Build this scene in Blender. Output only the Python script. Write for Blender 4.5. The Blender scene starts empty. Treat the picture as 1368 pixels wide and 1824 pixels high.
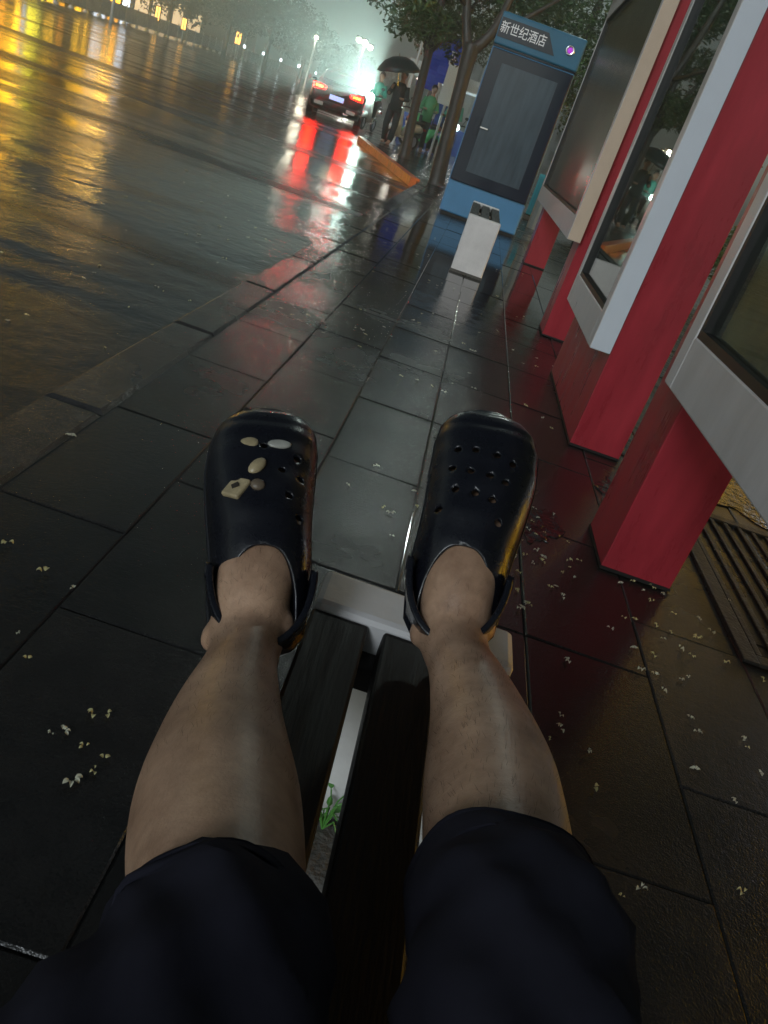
import bpy, bmesh, math, random
from mathutils import Vector, Matrix, Euler
R = math.radians
rnd = random.Random(7)
S = bpy.context.scene
COL = S.collection

# ------------------------------------------------------------------ camera
cam = bpy.data.cameras.new('camera'); cam_o = bpy.data.objects.new('camera', cam); COL.objects.link(cam_o)
cam.sensor_fit = 'VERTICAL'; cam.sensor_height = 24.0; cam.lens = 24.0 * 1450 / 1824
cam.clip_start = 0.02; cam.clip_end = 2000
RM = ((0.94454039, 0.32757237, 0.0232334), (0.12091553, -0.41268737, 0.90281148), (0.30532423, -0.84993263, -0.42940847))
cam_o.matrix_world = Matrix([[RM[i][0], -RM[i][1], -RM[i][2], (0, 0, .95)[i]] for i in range(3)] + [[0, 0, 0, 1]])
S.camera = cam_o

# ------------------------------------------------------------------ sky, sun, exposure
SUN_AZ, SUN_EL = R(20), R(24)          # towards the light: behind the viewer, a little to the left
W = bpy.data.worlds.new('World'); S.world = W; W.use_nodes = True
nt = W.node_tree; nt.nodes.clear()
sky = nt.nodes.new('ShaderNodeTexSky'); sky.sky_type = 'NISHITA'; sky.sun_disc = False
sky.sun_elevation = SUN_EL; sky.sun_rotation = R(180) + SUN_AZ; sky.dust_density = 4; sky.air_density = 2
hs = nt.nodes.new('ShaderNodeHueSaturation'); hs.inputs['Saturation'].default_value = 0.3
tint = nt.nodes.new('ShaderNodeMix'); tint.data_type = 'RGBA'; tint.blend_type = 'MULTIPLY'; tint.inputs[0].default_value = 1
tint.inputs[7].default_value = (0.88, 1.0, 1.02, 1)
bg = nt.nodes.new('ShaderNodeBackground'); bg.inputs['Strength'].default_value = 0.09
wo = nt.nodes.new('ShaderNodeOutputWorld')
nt.links.new(sky.outputs[0], hs.inputs['Color']); nt.links.new(hs.outputs[0], tint.inputs[6])
tcw = nt.nodes.new('ShaderNodeTexCoord'); sep = nt.nodes.new('ShaderNodeSeparateXYZ'); rmp = nt.nodes.new('ShaderNodeValToRGB')   # city glow low in the rain, dark overhead
rmp.color_ramp.elements[0].color = (1, 1, 1, 1); rmp.color_ramp.elements[1].color = (.10, .11, .125, 1); rmp.color_ramp.elements[1].position = .75
e_ = rmp.color_ramp.elements.new(.16); e_.color = (.72, .74, .76, 1); e_ = rmp.color_ramp.elements.new(.40); e_.color = (.24, .25, .27, 1)
tint2 = nt.nodes.new('ShaderNodeMix'); tint2.data_type = 'RGBA'; tint2.blend_type = 'MULTIPLY'; tint2.inputs[0].default_value = 1
nt.links.new(tcw.outputs['Generated'], sep.inputs[0]); nt.links.new(sep.outputs['Z'], rmp.inputs[0])
nt.links.new(tint.outputs[2], tint2.inputs[6]); nt.links.new(rmp.outputs[0], tint2.inputs[7])
nt.links.new(tint2.outputs[2], bg.inputs['Color']); nt.links.new(bg.outputs[0], wo.inputs['Surface'])
sl = bpy.data.lights.new('sun', 'SUN'); sl.energy = 1.0; sl.angle = R(14); sl.color = (0.84, 0.92, 1.0)
so = bpy.data.objects.new('sun', sl); COL.objects.link(so)
todir = Vector((-math.sin(SUN_AZ) * math.cos(SUN_EL), -math.cos(SUN_AZ) * math.cos(SUN_EL), math.sin(SUN_EL)))
so.rotation_euler = todir.to_track_quat('Z', 'Y').to_euler(); so.location = (0, -5, 9)
S.view_settings.view_transform = 'Standard'; S.view_settings.look = 'None'
S.view_settings.exposure = 0; S.view_settings.gamma = 1
S.render.engine = 'CYCLES'
S.cycles.use_denoising = True
try: S.cycles.denoiser = 'OPENIMAGEDENOISE'
except Exception: pass
S.cycles.max_bounces = 6; S.cycles.glossy_bounces = 3; S.cycles.diffuse_bounces = 2; S.cycles.transparent_max_bounces = 12
S.cycles.transmission_bounces = 3; S.cycles.volume_bounces = 0
S.cycles.sample_clamp_indirect = 4.0; S.cycles.caustics_reflective = False; S.cycles.caustics_refractive = False

# ------------------------------------------------------------------ materials
MATS = {}
def node(nt, t, **kw):
    n = nt.nodes.new(t)
    for k, v in kw.items(): setattr(n, k, v)
    return n
def mat(name, col, rough=.5, metal=0., emit=None, estr=0., noise=0., nscale=8., bump=0., bscale=60., ior=1.45, coat=0., spec=.5, rvar=0., stretch=None, col2=None):
    if name in MATS: return MATS[name]
    m = bpy.data.materials.new(name); m.use_nodes = True; MATS[name] = m
    nt = m.node_tree; p = nt.nodes['Principled BSDF']
    c = (*col, 1)
    p.inputs['Base Color'].default_value = c; p.inputs['Roughness'].default_value = rough
    p.inputs['Metallic'].default_value = metal; p.inputs['IOR'].default_value = ior
    p.inputs['Coat Weight'].default_value = coat; p.inputs['Coat Roughness'].default_value = .08
    p.inputs['Specular IOR Level'].default_value = spec
    if emit: p.inputs['Emission Color'].default_value = (*emit, 1); p.inputs['Emission Strength'].default_value = estr
    if noise or bump or rvar:
        tc = node(nt, 'ShaderNodeTexCoord'); mp = node(nt, 'ShaderNodeMapping')
        nt.links.new(tc.outputs['Object'], mp.inputs['Vector'])
        if stretch: mp.inputs['Scale'].default_value = stretch
        nz = node(nt, 'ShaderNodeTexNoise'); nz.inputs['Scale'].default_value = nscale; nz.inputs['Detail'].default_value = 6; nz.inputs['Roughness'].default_value = .65
        nt.links.new(mp.outputs[0], nz.inputs['Vector'])
        if noise:
            cr = node(nt, 'ShaderNodeValToRGB'); cr.color_ramp.elements[0].position = .3; cr.color_ramp.elements[1].position = .72
            d = col2 if col2 else tuple(x * (1 - noise) for x in col)
            cr.color_ramp.elements[0].color = (*d, 1)
            cr.color_ramp.elements[1].color = c if col2 else (*[min(1, x * (1 + noise * .5)) for x in col], 1)
            nt.links.new(nz.outputs['Fac'], cr.inputs[0]); nt.links.new(cr.outputs[0], p.inputs['Base Color'])
        if rvar:
            mr = node(nt, 'ShaderNodeMapRange'); mr.inputs['From Min'].default_value = .3; mr.inputs['From Max'].default_value = .7
            mr.inputs['To Min'].default_value = max(.02, rough - rvar); mr.inputs['To Max'].default_value = rough + rvar
            nt.links.new(nz.outputs['Fac'], mr.inputs['Value']); nt.links.new(mr.outputs[0], p.inputs['Roughness'])
        if bump:
            n2 = node(nt, 'ShaderNodeTexNoise'); n2.inputs['Scale'].default_value = bscale; n2.inputs['Detail'].default_value = 4
            nt.links.new(mp.outputs[0], n2.inputs['Vector'])
            b = node(nt, 'ShaderNodeBump'); b.inputs['Strength'].default_value = bump; b.inputs['Distance'].default_value = .01
            nt.links.new(n2.outputs['Fac'], b.inputs['Height']); nt.links.new(b.outputs[0], p.inputs['Normal'])
    return m
def emis(name, col, s): return mat(name, (0.02, 0.02, 0.02), .5, emit=col, estr=s)

def wet_road():
    m = bpy.data.materials.new('wet_asphalt'); m.use_nodes = True; nt = m.node_tree; p = nt.nodes['Principled BSDF']
    geo = node(nt, 'ShaderNodeNewGeometry')
    def nz(scale, detail, sc=(1, 1, 1), rot=0, rough=.55, dist=0):
        mp = node(nt, 'ShaderNodeMapping'); mp.inputs['Scale'].default_value = sc; mp.inputs['Rotation'].default_value = (0, 0, rot)
        n = node(nt, 'ShaderNodeTexNoise'); n.inputs['Scale'].default_value = scale; n.inputs['Detail'].default_value = detail
        n.inputs['Roughness'].default_value = rough; n.inputs['Distortion'].default_value = dist
        nt.links.new(geo.outputs['Position'], mp.inputs[0]); nt.links.new(mp.outputs[0], n.inputs['Vector']); return n
    grain = nz(160, 3); ripple = nz(7, 3, dist=.4); swell = nz(.9, 2, (.45, 1.0, 1), R(-8)); patch = nz(.55, 5, (.30, 1.2, 1), R(-12), .6, .6)
    cr = node(nt, 'ShaderNodeValToRGB'); cr.color_ramp.elements[0].color = (.008, .008, .0085, 1); cr.color_ramp.elements[1].color = (.035, .034, .033, 1)
    nt.links.new(grain.outputs['Fac'], cr.inputs[0]); nt.links.new(cr.outputs[0], p.inputs['Base Color'])
    # wetness: standing film (smooth) against drained ridges (rough)
    mr = node(nt, 'ShaderNodeMapRange'); mr.interpolation_type = 'SMOOTHSTEP'
    mr.inputs['From Min'].default_value = .46; mr.inputs['From Max'].default_value = .62
    mr.inputs['To Min'].default_value = .10; mr.inputs['To Max'].default_value = .30
    nt.links.new(patch.outputs['Fac'], mr.inputs['Value']); nt.links.new(mr.outputs[0], p.inputs['Roughness'])
    p.inputs['IOR'].default_value = 1.4
    gm = node(nt, 'ShaderNodeMapRange'); gm.inputs['From Min'].default_value = .45; gm.inputs['From Max'].default_value = .65
    gm.inputs['To Min'].default_value = .12; gm.inputs['To Max'].default_value = 1.0
    nt.links.new(patch.outputs['Fac'], gm.inputs['Value'])
    b1 = node(nt, 'ShaderNodeBump'); b1.inputs['Distance'].default_value = .05; b1.inputs['Strength'].default_value = .35; nt.links.new(swell.outputs['Fac'], b1.inputs['Height'])
    b2 = node(nt, 'ShaderNodeBump'); b2.inputs['Distance'].default_value = .009; b2.inputs['Strength'].default_value = .5; nt.links.new(ripple.outputs['Fac'], b2.inputs['Height']); nt.links.new(b1.outputs[0], b2.inputs['Normal'])
    b3 = node(nt, 'ShaderNodeBump'); b3.inputs['Distance'].default_value = .0026; nt.links.new(gm.outputs[0], b3.inputs['Strength']); nt.links.new(grain.outputs['Fac'], b3.inputs['Height']); nt.links.new(b2.outputs[0], b3.inputs['Normal'])
    nt.links.new(b3.outputs[0], p.inputs['Normal'])
    return m
def wet_stone(name, dark, light, r0, r1, seedoff=0.):
    m = bpy.data.materials.new(name); m.use_nodes = True; nt = m.node_tree; p = nt.nodes['Principled BSDF']
    geo = node(nt, 'ShaderNodeNewGeometry'); oi = node(nt, 'ShaderNodeAttribute'); oi.attribute_name = 'tone'
    def nz(scale, detail, rough=.6):
        mp = node(nt, 'ShaderNodeMapping'); mp.inputs['Location'].default_value = (seedoff, 0, 0)
        n = node(nt, 'ShaderNodeTexNoise'); n.inputs['Scale'].default_value = scale; n.inputs['Detail'].default_value = detail; n.inputs['Roughness'].default_value = rough
        nt.links.new(geo.outputs['Position'], mp.inputs[0]); nt.links.new(mp.outputs[0], n.inputs['Vector']); return n
    grain = nz(230, 3); mott = nz(9, 6); film = nz(1.1, 5); fine = nz(60, 4)
    cr = node(nt, 'ShaderNodeValToRGB'); cr.color_ramp.elements[0].color = (*dark, 1); cr.color_ramp.elements[1].color = (*light, 1)
    cr.color_ramp.elements[0].position = .3; cr.color_ramp.elements[1].position = .75
    mx = node(nt, 'ShaderNodeMath', operation='ADD'); mul = node(nt, 'ShaderNodeMath', operation='MULTIPLY'); mul.inputs[1].default_value = .5
    mul2 = node(nt, 'ShaderNodeMath', operation='MULTIPLY'); mul2.inputs[1].default_value = .5
    nt.links.new(grain.outputs['Fac'], mul.inputs[0]); nt.links.new(mott.outputs['Fac'], mul2.inputs[0]); nt.links.new(mul.outputs[0], mx.inputs[0]); nt.links.new(mul2.outputs[0], mx.inputs[1])
    nt.links.new(mx.outputs[0], cr.inputs[0])
    tm = node(nt, 'ShaderNodeMix', data_type='RGBA', blend_type='MULTIPLY'); tm.inputs[0].default_value = 1
    nt.links.new(cr.outputs[0], tm.inputs[6]); nt.links.new(oi.outputs['Color'], tm.inputs[7]); nt.links.new(tm.outputs[2], p.inputs['Base Color'])
    mr = node(nt, 'ShaderNodeMapRange', interpolation_type='SMOOTHSTEP'); mr.inputs['From Min'].default_value = .42; mr.inputs['From Max'].default_value = .6
    mr.inputs['To Min'].default_value = r0; mr.inputs['To Max'].default_value = r1
    nt.links.new(film.outputs['Fac'], mr.inputs['Value'])
    p.inputs['IOR'].default_value = 1.5
    # standing water in the dip in front of the cabinet
    vs_ = node(nt, 'ShaderNodeMapping'); vs_.vector_type = 'POINT'; vs_.inputs['Scale'].default_value = (.8, .34, 1); vs_.inputs['Location'].default_value = (-.12, -2.55, 0)
    ln = node(nt, 'ShaderNodeVectorMath', operation='LENGTH'); nt.links.new(geo.outputs['Position'], vs_.inputs[0]); nt.links.new(vs_.outputs[0], ln.inputs[0])
    ad = node(nt, 'ShaderNodeMath', operation='ADD'); ms = node(nt, 'ShaderNodeMath', operation='MULTIPLY'); ms.inputs[1].default_value = .9
    nt.links.new(mott.outputs['Fac'], ms.inputs[0]); nt.links.new(ln.outputs['Value'], ad.inputs[0]); nt.links.new(ms.outputs[0], ad.inputs[1])
    pd = node(nt, 'ShaderNodeMapRange', interpolation_type='SMOOTHSTEP'); pd.inputs['From Min'].default_value = 1.0; pd.inputs['From Max'].default_value = 1.65; pd.inputs['To Min'].default_value = .06; pd.inputs['To Max'].default_value = 1.
    nt.links.new(ad.outputs[0], pd.inputs['Value'])
    rm_ = node(nt, 'ShaderNodeMath', operation='MULTIPLY'); nt.links.new(mr.outputs[0], rm_.inputs[0]); nt.links.new(pd.outputs[0], rm_.inputs[1])
    ra = node(nt, 'ShaderNodeMath', operation='ADD'); ra.inputs[1].default_value = .02; nt.links.new(rm_.outputs[0], ra.inputs[0]); nt.links.new(ra.outputs[0], p.inputs['Roughness'])
    st3 = node(nt, 'ShaderNodeMath', operation='MULTIPLY'); st3.inputs[1].default_value = .6; nt.links.new(pd.outputs[0], st3.inputs[0])
    st2 = node(nt, 'ShaderNodeMath', operation='MULTIPLY'); st2.inputs[1].default_value = .3; nt.links.new(pd.outputs[0], st2.inputs[0])
    b2 = node(nt, 'ShaderNodeBump'); b2.inputs['Distance'].default_value = .003; nt.links.new(st2.outputs[0], b2.inputs['Strength']); nt.links.new(fine.outputs['Fac'], b2.inputs['Height'])
    b3 = node(nt, 'ShaderNodeBump'); b3.inputs['Distance'].default_value = .0018; nt.links.new(st3.outputs[0], b3.inputs['Strength']); nt.links.new(grain.outputs['Fac'], b3.inputs['Height']); nt.links.new(b2.outputs[0], b3.inputs['Normal'])
    nt.links.new(b3.outputs[0], p.inputs['Normal'])
    return m
def glass_mat(name, tintc=(.9, .95, .93), rough=.02, refl=1.0):
    m = bpy.data.materials.new(name); m.use_nodes = True; nt = m.node_tree; nt.nodes.remove(nt.nodes['Principled BSDF'])
    o = nt.nodes['Material Output']; t = node(nt, 'ShaderNodeBsdfTransparent'); t.inputs[0].default_value = (*tintc, 1)
    g = node(nt, 'ShaderNodeBsdfGlossy'); g.inputs['Roughness'].default_value = rough
    f5 = node(nt, 'ShaderNodeLayerWeight'); f5.inputs['Blend'].default_value = .5; pw = node(nt, 'ShaderNodeMath', operation='POWER'); pw.inputs[1].default_value = 5.; f = node(nt, 'ShaderNodeMath', operation='MULTIPLY_ADD'); f.inputs[1].default_value = .95; f.inputs[2].default_value = .05
    nt.links.new(f5.outputs['Facing'], pw.inputs[0]); nt.links.new(pw.outputs[0], f.inputs[0])
    ml = node(nt, 'ShaderNodeMath', operation='MULTIPLY'); ml.inputs[1].default_value = refl; ml.use_clamp = True
    mx = node(nt, 'ShaderNodeMixShader')
    nt.links.new(f.outputs[0], ml.inputs[0]); nt.links.new(ml.outputs[0], mx.inputs[0]); nt.links.new(t.outputs[0], mx.inputs[1]); nt.links.new(g.outputs[0], mx.inputs[2]); nt.links.new(mx.outputs[0], o.inputs['Surface'])
    return m

# ------------------------------------------------------------------ mesh helpers
class MB:
    def __init__(s): s.bm = bmesh.new()
    def box(s, x0, y0, z0, x1, y1, z1, bev=0.):
        r = bmesh.ops.create_cube(s.bm, size=1); vs = r['verts']
        for v in vs: v.co = Vector(((x0 + x1) / 2 + v.co.x * (x1 - x0), (y0 + y1) / 2 + v.co.y * (y1 - y0), (z0 + z1) / 2 + v.co.z * (z1 - z0)))
        if bev:
            es = {e for v in vs for e in v.link_edges}
            bmesh.ops.bevel(s.bm, geom=list(es), offset=bev, segments=2, affect='EDGES', profile=.6)
        return s
    def obox(s, c, size, rot, bev=0.):
        b = MB(); b.box(-size[0] / 2, -size[1] / 2, -size[2] / 2, size[0] / 2, size[1] / 2, size[2] / 2, bev)
        s.add(b, Matrix.Translation(c) @ rot.to_4x4()); return s
    def add(s, o, M=Matrix()):
        mp = {}
        for v in o.bm.verts: mp[v] = s.bm.verts.new(M @ v.co)
        for f in o.bm.faces:
            try: s.bm.faces.new([mp[v] for v in f.verts])
            except ValueError: pass
        o.bm.free(); return s
    def loft(s, rings, cap=True, close=True):
        vr = [[s.bm.verts.new(p) for p in r] for r in rings]; n = len(vr[0])
        for a, b in zip(vr, vr[1:]):
            for i in range(n if close else n - 1):
                j = (i + 1) % n; s.bm.faces.new((a[i], a[j], b[j], b[i]))
        if cap and close: s.bm.faces.new(list(reversed(vr[0]))); s.bm.faces.new(vr[-1])
        return s
    def tube(s, pts, rads, n=10, cap=True, flat=None):
        pts = [Vector(p) for p in pts]
        if not hasattr(rads, '__len__'): rads = [rads] * len(pts)
        rings = []; ref = None
        for i, p in enumerate(pts):
            t = (pts[min(i + 1, len(pts) - 1)] - pts[max(i - 1, 0)]).normalized()
            if ref is None: ref = Vector((0, 0, 1)) if abs(t.z) < .9 else Vector((1, 0, 0))
            a = (ref - t * ref.dot(t)).normalized(); b = t.cross(a); ref = a
            rings.append([p + a * rads[i] * math.cos(k * 2 * math.pi / n) + b * rads[i] * math.sin(k * 2 * math.pi / n) for k in range(n)])
        return s.loft(rings, cap)
    def ell(s, c, r, seg=14, ring=9, rot=None):
        rr = bmesh.ops.create_uvsphere(s.bm, u_segments=seg, v_segments=ring, radius=1)
        for v in rr['verts']:
            q = Vector((v.co.x * r[0], v.co.y * r[1], v.co.z * r[2]))
            if rot: q = rot @ q
            v.co = q + Vector(c)
        return s
    def cyl(s, c, r, h, axis='Z', n=24, r2=None):
        d = {'X': Vector((1, 0, 0)), 'Y': Vector((0, 1, 0)), 'Z': Vector((0, 0, 1))}[axis]; c = Vector(c)
        return s.tube([c - d * h / 2, c + d * h / 2], [r, r2 if r2 is not None else r], n)
    def prism(s, pts, vec):
        vec = Vector(vec); a = [Vector(p) for p in pts]
        return s.loft([a, [p + vec for p in a]])
    def quad(s, a, b, c, d):
        s.bm.faces.new([s.bm.verts.new(p) for p in (a, b, c, d)]); return s
    def build(s, name, m, parent=None, smooth=False, bev=0, recalc=True):
        if recalc: bmesh.ops.recalc_face_normals(s.bm, faces=s.bm.faces)
        me = bpy.data.meshes.new(name); s.bm.to_mesh(me); s.bm.free()
        if m: me.materials.append(m)
        if smooth:
            for f in me.polygons: f.use_smooth = True
        o = bpy.data.objects.new(name, me); COL.objects.link(o)
        if parent: o.parent = parent
        if bev:
            md = o.modifiers.new('bevel', 'BEVEL'); md.width = bev; md.segments = 2; md.limit_method = 'ANGLE'
        return o
def tag(o, label=None, cat=None, group=None, kind=None):
    if label: o['label'] = label
    if cat: o['category'] = cat
    if group: o['group'] = group
    if kind: o['kind'] = kind
    return o
def empty(name, loc, rz=0., label=None, cat=None, group=None):
    o = bpy.data.objects.new(name, None); o.empty_display_size = .2; COL.objects.link(o)
    o.location = loc; o.rotation_euler = (0, 0, rz); return tag(o, label, cat, group)
def copy_tree(o, parent=None):
    c = o.copy(); COL.objects.link(c)
    if parent: c.parent = parent
    for ch in [x for x in o.children]: copy_tree(ch, c)
    return c
def bake(o):                                   # apply modifiers so the mesh is final
    dg = bpy.context.evaluated_depsgraph_get(); dg.update()
    me = bpy.data.meshes.new_from_object(o.evaluated_get(dg)); o.modifiers.clear(); o.data = me; return o
def crom(pts, n):                              # Catmull-Rom through rows of numbers
    out = []
    P = [pts[0]] + list(pts) + [pts[-1]]
    for i in range(1, len(P) - 2):
        for k in range(n):
            t = k / n
            out.append([.5 * ((2 * b) + (-a + c) * t + (2 * a - 5 * b + 4 * c - d) * t * t + (-a + 3 * b - 3 * c + d) * t ** 3) for a, b, c, d in zip(P[i - 1], P[i], P[i + 1], P[i + 2])])
    out.append(list(pts[-1])); return out

CAMP = Vector((0, 0, .95))
RMm = Matrix(RM)
# ================================================================== SETTING
ROAD = -.12
b = MB(); b.quad((-400, -60, ROAD), (400, -60, ROAD), (400, 700, ROAD), (-400, 700, ROAD))
tag(b.build('road', wet_road()), 'wet asphalt road', None, kind='structure')

stone = wet_stone('wet_paving', (.0055, .0055, .0055), (.025, .0243, .0236), .09, .28)
kerbm = wet_stone('wet_kerb_stone', (.012, .012, .012), (.055, .054, .053), .08, .26, 5.)
def tone_slabs(name, slabs, m, z_top, thick, bev=.0035):
    """many slabs in one sheet; each gets its own stone tone and a hair of tilt"""
    bm = bmesh.new(); lay = bm.loops.layers.float_color.new('tone')
    for (x0, y0, x1, y1) in slabs:
        g = .0015; t = rnd.uniform(.7, 1.25); w = rnd.uniform(-.03, .03); dz = rnd.uniform(-.0012, .0012); tx = rnd.uniform(-.002, .002); ty = rnd.uniform(-.002, .002)
        co = [(x0 + g, y0 + g), (x1 - g, y0 + g), (x1 - g, y1 - g), (x0 + g, y1 - g)]
        cx, cy = (x0 + x1) / 2, (y0 + y1) / 2
        hz = lambda x, y: z_top + dz + (x - cx) * tx / .3 + (y - cy) * ty / .6
        inn = [(x + (bev if x < cx else -bev), y + (bev if y < cy else -bev)) for x, y in co]
        top = [bm.verts.new((x, y, hz(x, y))) for x, y in inn]
        mid = [bm.verts.new((x, y, hz(x, y) - bev * .8)) for x, y in co]
        low = [bm.verts.new((x, y, z_top - thick)) for x, y in co]
        fs = [bm.faces.new(top)]
        for i in range(4):
            j = (i + 1) % 4
            fs += [bm.faces.new((mid[i], mid[j], top[j], top[i])), bm.faces.new((low[i], low[j], mid[j], mid[i]))]
        for f in fs:
            for l in f.loops: l[lay] = (t * (1 + w), t, t * (1 - w), 1)
    me = bpy.data.meshes.new(name); bm.to_mesh(me); bm.free(); me.materials.append(m)
    o = bpy.data.objects.new(name, me); COL.objects.link(o); return o
KX = -.92
slabs = []
xs = [-.75, -.463, -.16, .13, .445, .75] + [.75 + .3 * k for k in range(1, 8)]
for ci in range(len(xs) - 1):
    off = [.3, 0, .32, .32, .32, .09][ci] if ci < 6 else rnd.uniform(0, .6)
    y = -2.4 + off - .02
    while y < 14.2:
        L = .6 if not (ci in (2, 3, 4)) else .62
        slabs.append((xs[ci], y, xs[ci + 1], min(y + L, 14.2))); y += L
tag(tone_slabs('pavement', slabs, stone, 0., .06), kind='structure')
b = MB(); b.box(-.80, -3, -.09, 2.85, 14.2, -.0055); b.build('pavement_bed', mat('joint_mortar', (.012, .012, .012), .07), None)
tag(bpy.data.objects['pavement_bed'], kind='structure')
ks = []; y = -1.9
while y < 14.2: ks.append((KX, y, -.75, min(y + .972, 14.2))); y += .975
tag(tone_slabs('kerb', ks, kerbm, .004, .18, .014), kind='structure')
# widened forecourt beyond the bend and the plaza on the right
b = MB()
outline = [(-.92, 14.2), (-3.0, 21.8), (-9.2, 66), (-19, 140), (30, 140), (30, -8), (2.85, -8), (2.85, 14.2)]
b.prism([(x, y, -.004) for x, y in outline], (0, 0, -.13))
pl = b.build('plaza', wet_stone('wet_plaza', (.012, .012, .0115), (.045, .043, .04), .05, .22, 9.)); tag(pl, kind='structure')
at_ = pl.data.attributes.new('tone', 'FLOAT_COLOR', 'POINT')
for d in at_.data: d.color = (1, 1, 1, 1)

# rippled rain puddles standing on the paving behind the red leg
wm = bpy.data.materials.new('puddle_water'); wm.use_nodes = True; nt = wm.node_tree; p = nt.nodes['Principled BSDF']
p.inputs['Base Color'].default_value = (.012, .012, .011, 1); p.inputs['Roughness'].default_value = .035; p.inputs['IOR'].default_value = 1.36
gp_ = node(nt, 'ShaderNodeNewGeometry'); na = node(nt, 'ShaderNodeTexNoise'); na.inputs['Scale'].default_value = 22; na.inputs['Detail'].default_value = 4; nt.links.new(gp_.outputs['Position'], na.inputs['Vector'])
ba = node(nt, 'ShaderNodeBump'); ba.inputs['Distance'].default_value = .02; ba.inputs['Strength'].default_value = .55; nt.links.new(na.outputs['Fac'], ba.inputs['Height']); nt.links.new(ba.outputs[0], p.inputs['Normal'])
def puddle(cx, cy, rx, ry, seed):
    r = random.Random(seed); ph = [r.uniform(0, 6.28) for _ in range(4)]; b = MB(); n = 64; pts = []
    for k in range(n):
        a = k * 2 * math.pi / n; m = 1 + .22 * math.sin(2 * a + ph[0]) + .16 * math.sin(3 * a + ph[1]) + .10 * math.sin(7 * a + ph[2]) + .06 * math.sin(13 * a + ph[3])
        pts.append((cx + rx * m * math.cos(a), cy + ry * m * math.sin(a)))
    b.loft([[(x, y, .0012) for x, y in pts], [(cx + (x - cx) * .985, cy + (y - cy) * .985, .0042) for x, y in pts]])
    tag(b.build('water_puddle', wm), kind='structure')
puddle(1.42, 3.4, .40, .42, 1); puddle(.86, 2.75, .10, .22, 2); puddle(1.02, 4.9, .2, .5, 3); puddle(.50, 2.28, .07, .16, 4); puddle(1.85, 5.4, .5, .7, 5)

# wet grating by the display boards
iron = mat('wet_cast_iron', (.02, .019, .018), .42, .0, noise=.4, nscale=40, bump=.3, bscale=90, rvar=.12)
g = empty('drain_grating', (1.1, 1.9, 0), 0, 'dark ribbed drain grating set in the wet paving behind the red leg', 'drain grating')
b = MB()
for k in range(10): b.box(.0 + k * .055, 0, .001, .017 + k * .055, .95, .010, .003)
b.build('grating_rib', iron, g)
b = MB(); b.box(-.05, -.05, .001, -.004, 1.0, .011, .003); b.box(.53, -.05, .001, .575, 1.0, .011, .003); b.box(-.004, -.05, .001, .53, -.004, .011, .003); b.box(-.004, .954, .001, .53, 1.0, .011, .003)
b.build('grating_frame', iron, g)

# ================================================================== BENCHES
wood = mat('dark_wet_wood', (.009, .0068, .006), .5, spec=.3, noise=.5, nscale=5, bump=.12, bscale=18, stretch=(14, 1.2, 14), rvar=.12, col2=(.005, .004, .0035))
white_conc = mat('worn_white_paint', (.74, .73, .72), .5, noise=.14, nscale=7, bump=.12, bscale=45, rvar=.12)
foot_conc = mat('rough_concrete', (.11, .105, .095), .7, noise=.5, nscale=60, bump=.7, bscale=120)
def bench(loc, label, length, h=.43, w=.25):
    t = empty('bench', loc, 0, label, 'bench', 'narrow slatted benches along the pavement')
    e = .082
    for y0, y1 in ((0, e), (length - e, length)):
        p = MB().box(0, y0, .0, w, y1, h).build('end_panel', white_conc, t, bev=.009)
        MB().box(-.004, y0 - .015, 0.001, w + .004, y1 + .015, .02).build('foot_plate', foot_conc, p)
    sw = .0693; gp = (w - 3 * sw - .004) / 2
    for k in range(3):
        x0 = .001 + k * (sw + gp)
        MB().box(x0, e + .002, h - .042, x0 + sw, length - e - .002, h - .008).build('slat', wood, t, bev=.004)
    for ya in (e + .003, length - e - .036): MB().box(.006, ya, h - .075, w - .006, ya + .033, h - .044).build('end_rail', wood, t)
    MB().box(.012, length * .5 - .02, h - .07, w - .012, length * .5 + .02, h - .044).build('cross_bar', iron, t)
    return t
BZ = .43
b1 = bench((-.021, -.76, 0), 'dark slatted bench with white end panel under the outstretched bare legs', .888 + .76)
b2 = bench((.015, 6.47, 0), 'white ended bench standing end-on in front of the blue cabinet', 1.5)
# low rough concrete footing block behind the near end panel
t = MB().box(-.01, .69, .001, .22, .79, .125).build('footing_block', foot_conc, b1, bev=.01); t.location = (.021, .76, 0)

# ================================================================== DISPLAY BOARDS
red = mat('red_painted_steel', (.37, .028, .042), .32, noise=.30, nscale=4, bump=.03, bscale=14, rvar=.10, stretch=(2.5, 2.5, .5))
frame_w = mat('white_painted_frame', (.60, .575, .57), .36, noise=.18, nscale=5, rvar=.10, stretch=(2, 2, .6))
frame_b = mat('warm_lit_frame', (.62, .50, .38), .36, noise=.08, nscale=6, rvar=.08)  # warm light falling on the white end face, put into the colour
gasket = mat('black_rubber', (.01, .01, .01), .5)
poster = mat('faded_poster_board', (.19, .195, .17), .7, noise=.3, nscale=2.2, col2=(.12, .125, .11))
poster_y = mat('brown_poster_board', (.60, .40, .16), .7, noise=.5, nscale=3.2, col2=(.13, .10, .06))
pane = glass_mat('display_glass', (.80, .86, .82), .015, 1.15)
pane_d = glass_mat('dusty_display_glass', (.80, .82, .80), .22, .45)
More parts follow.
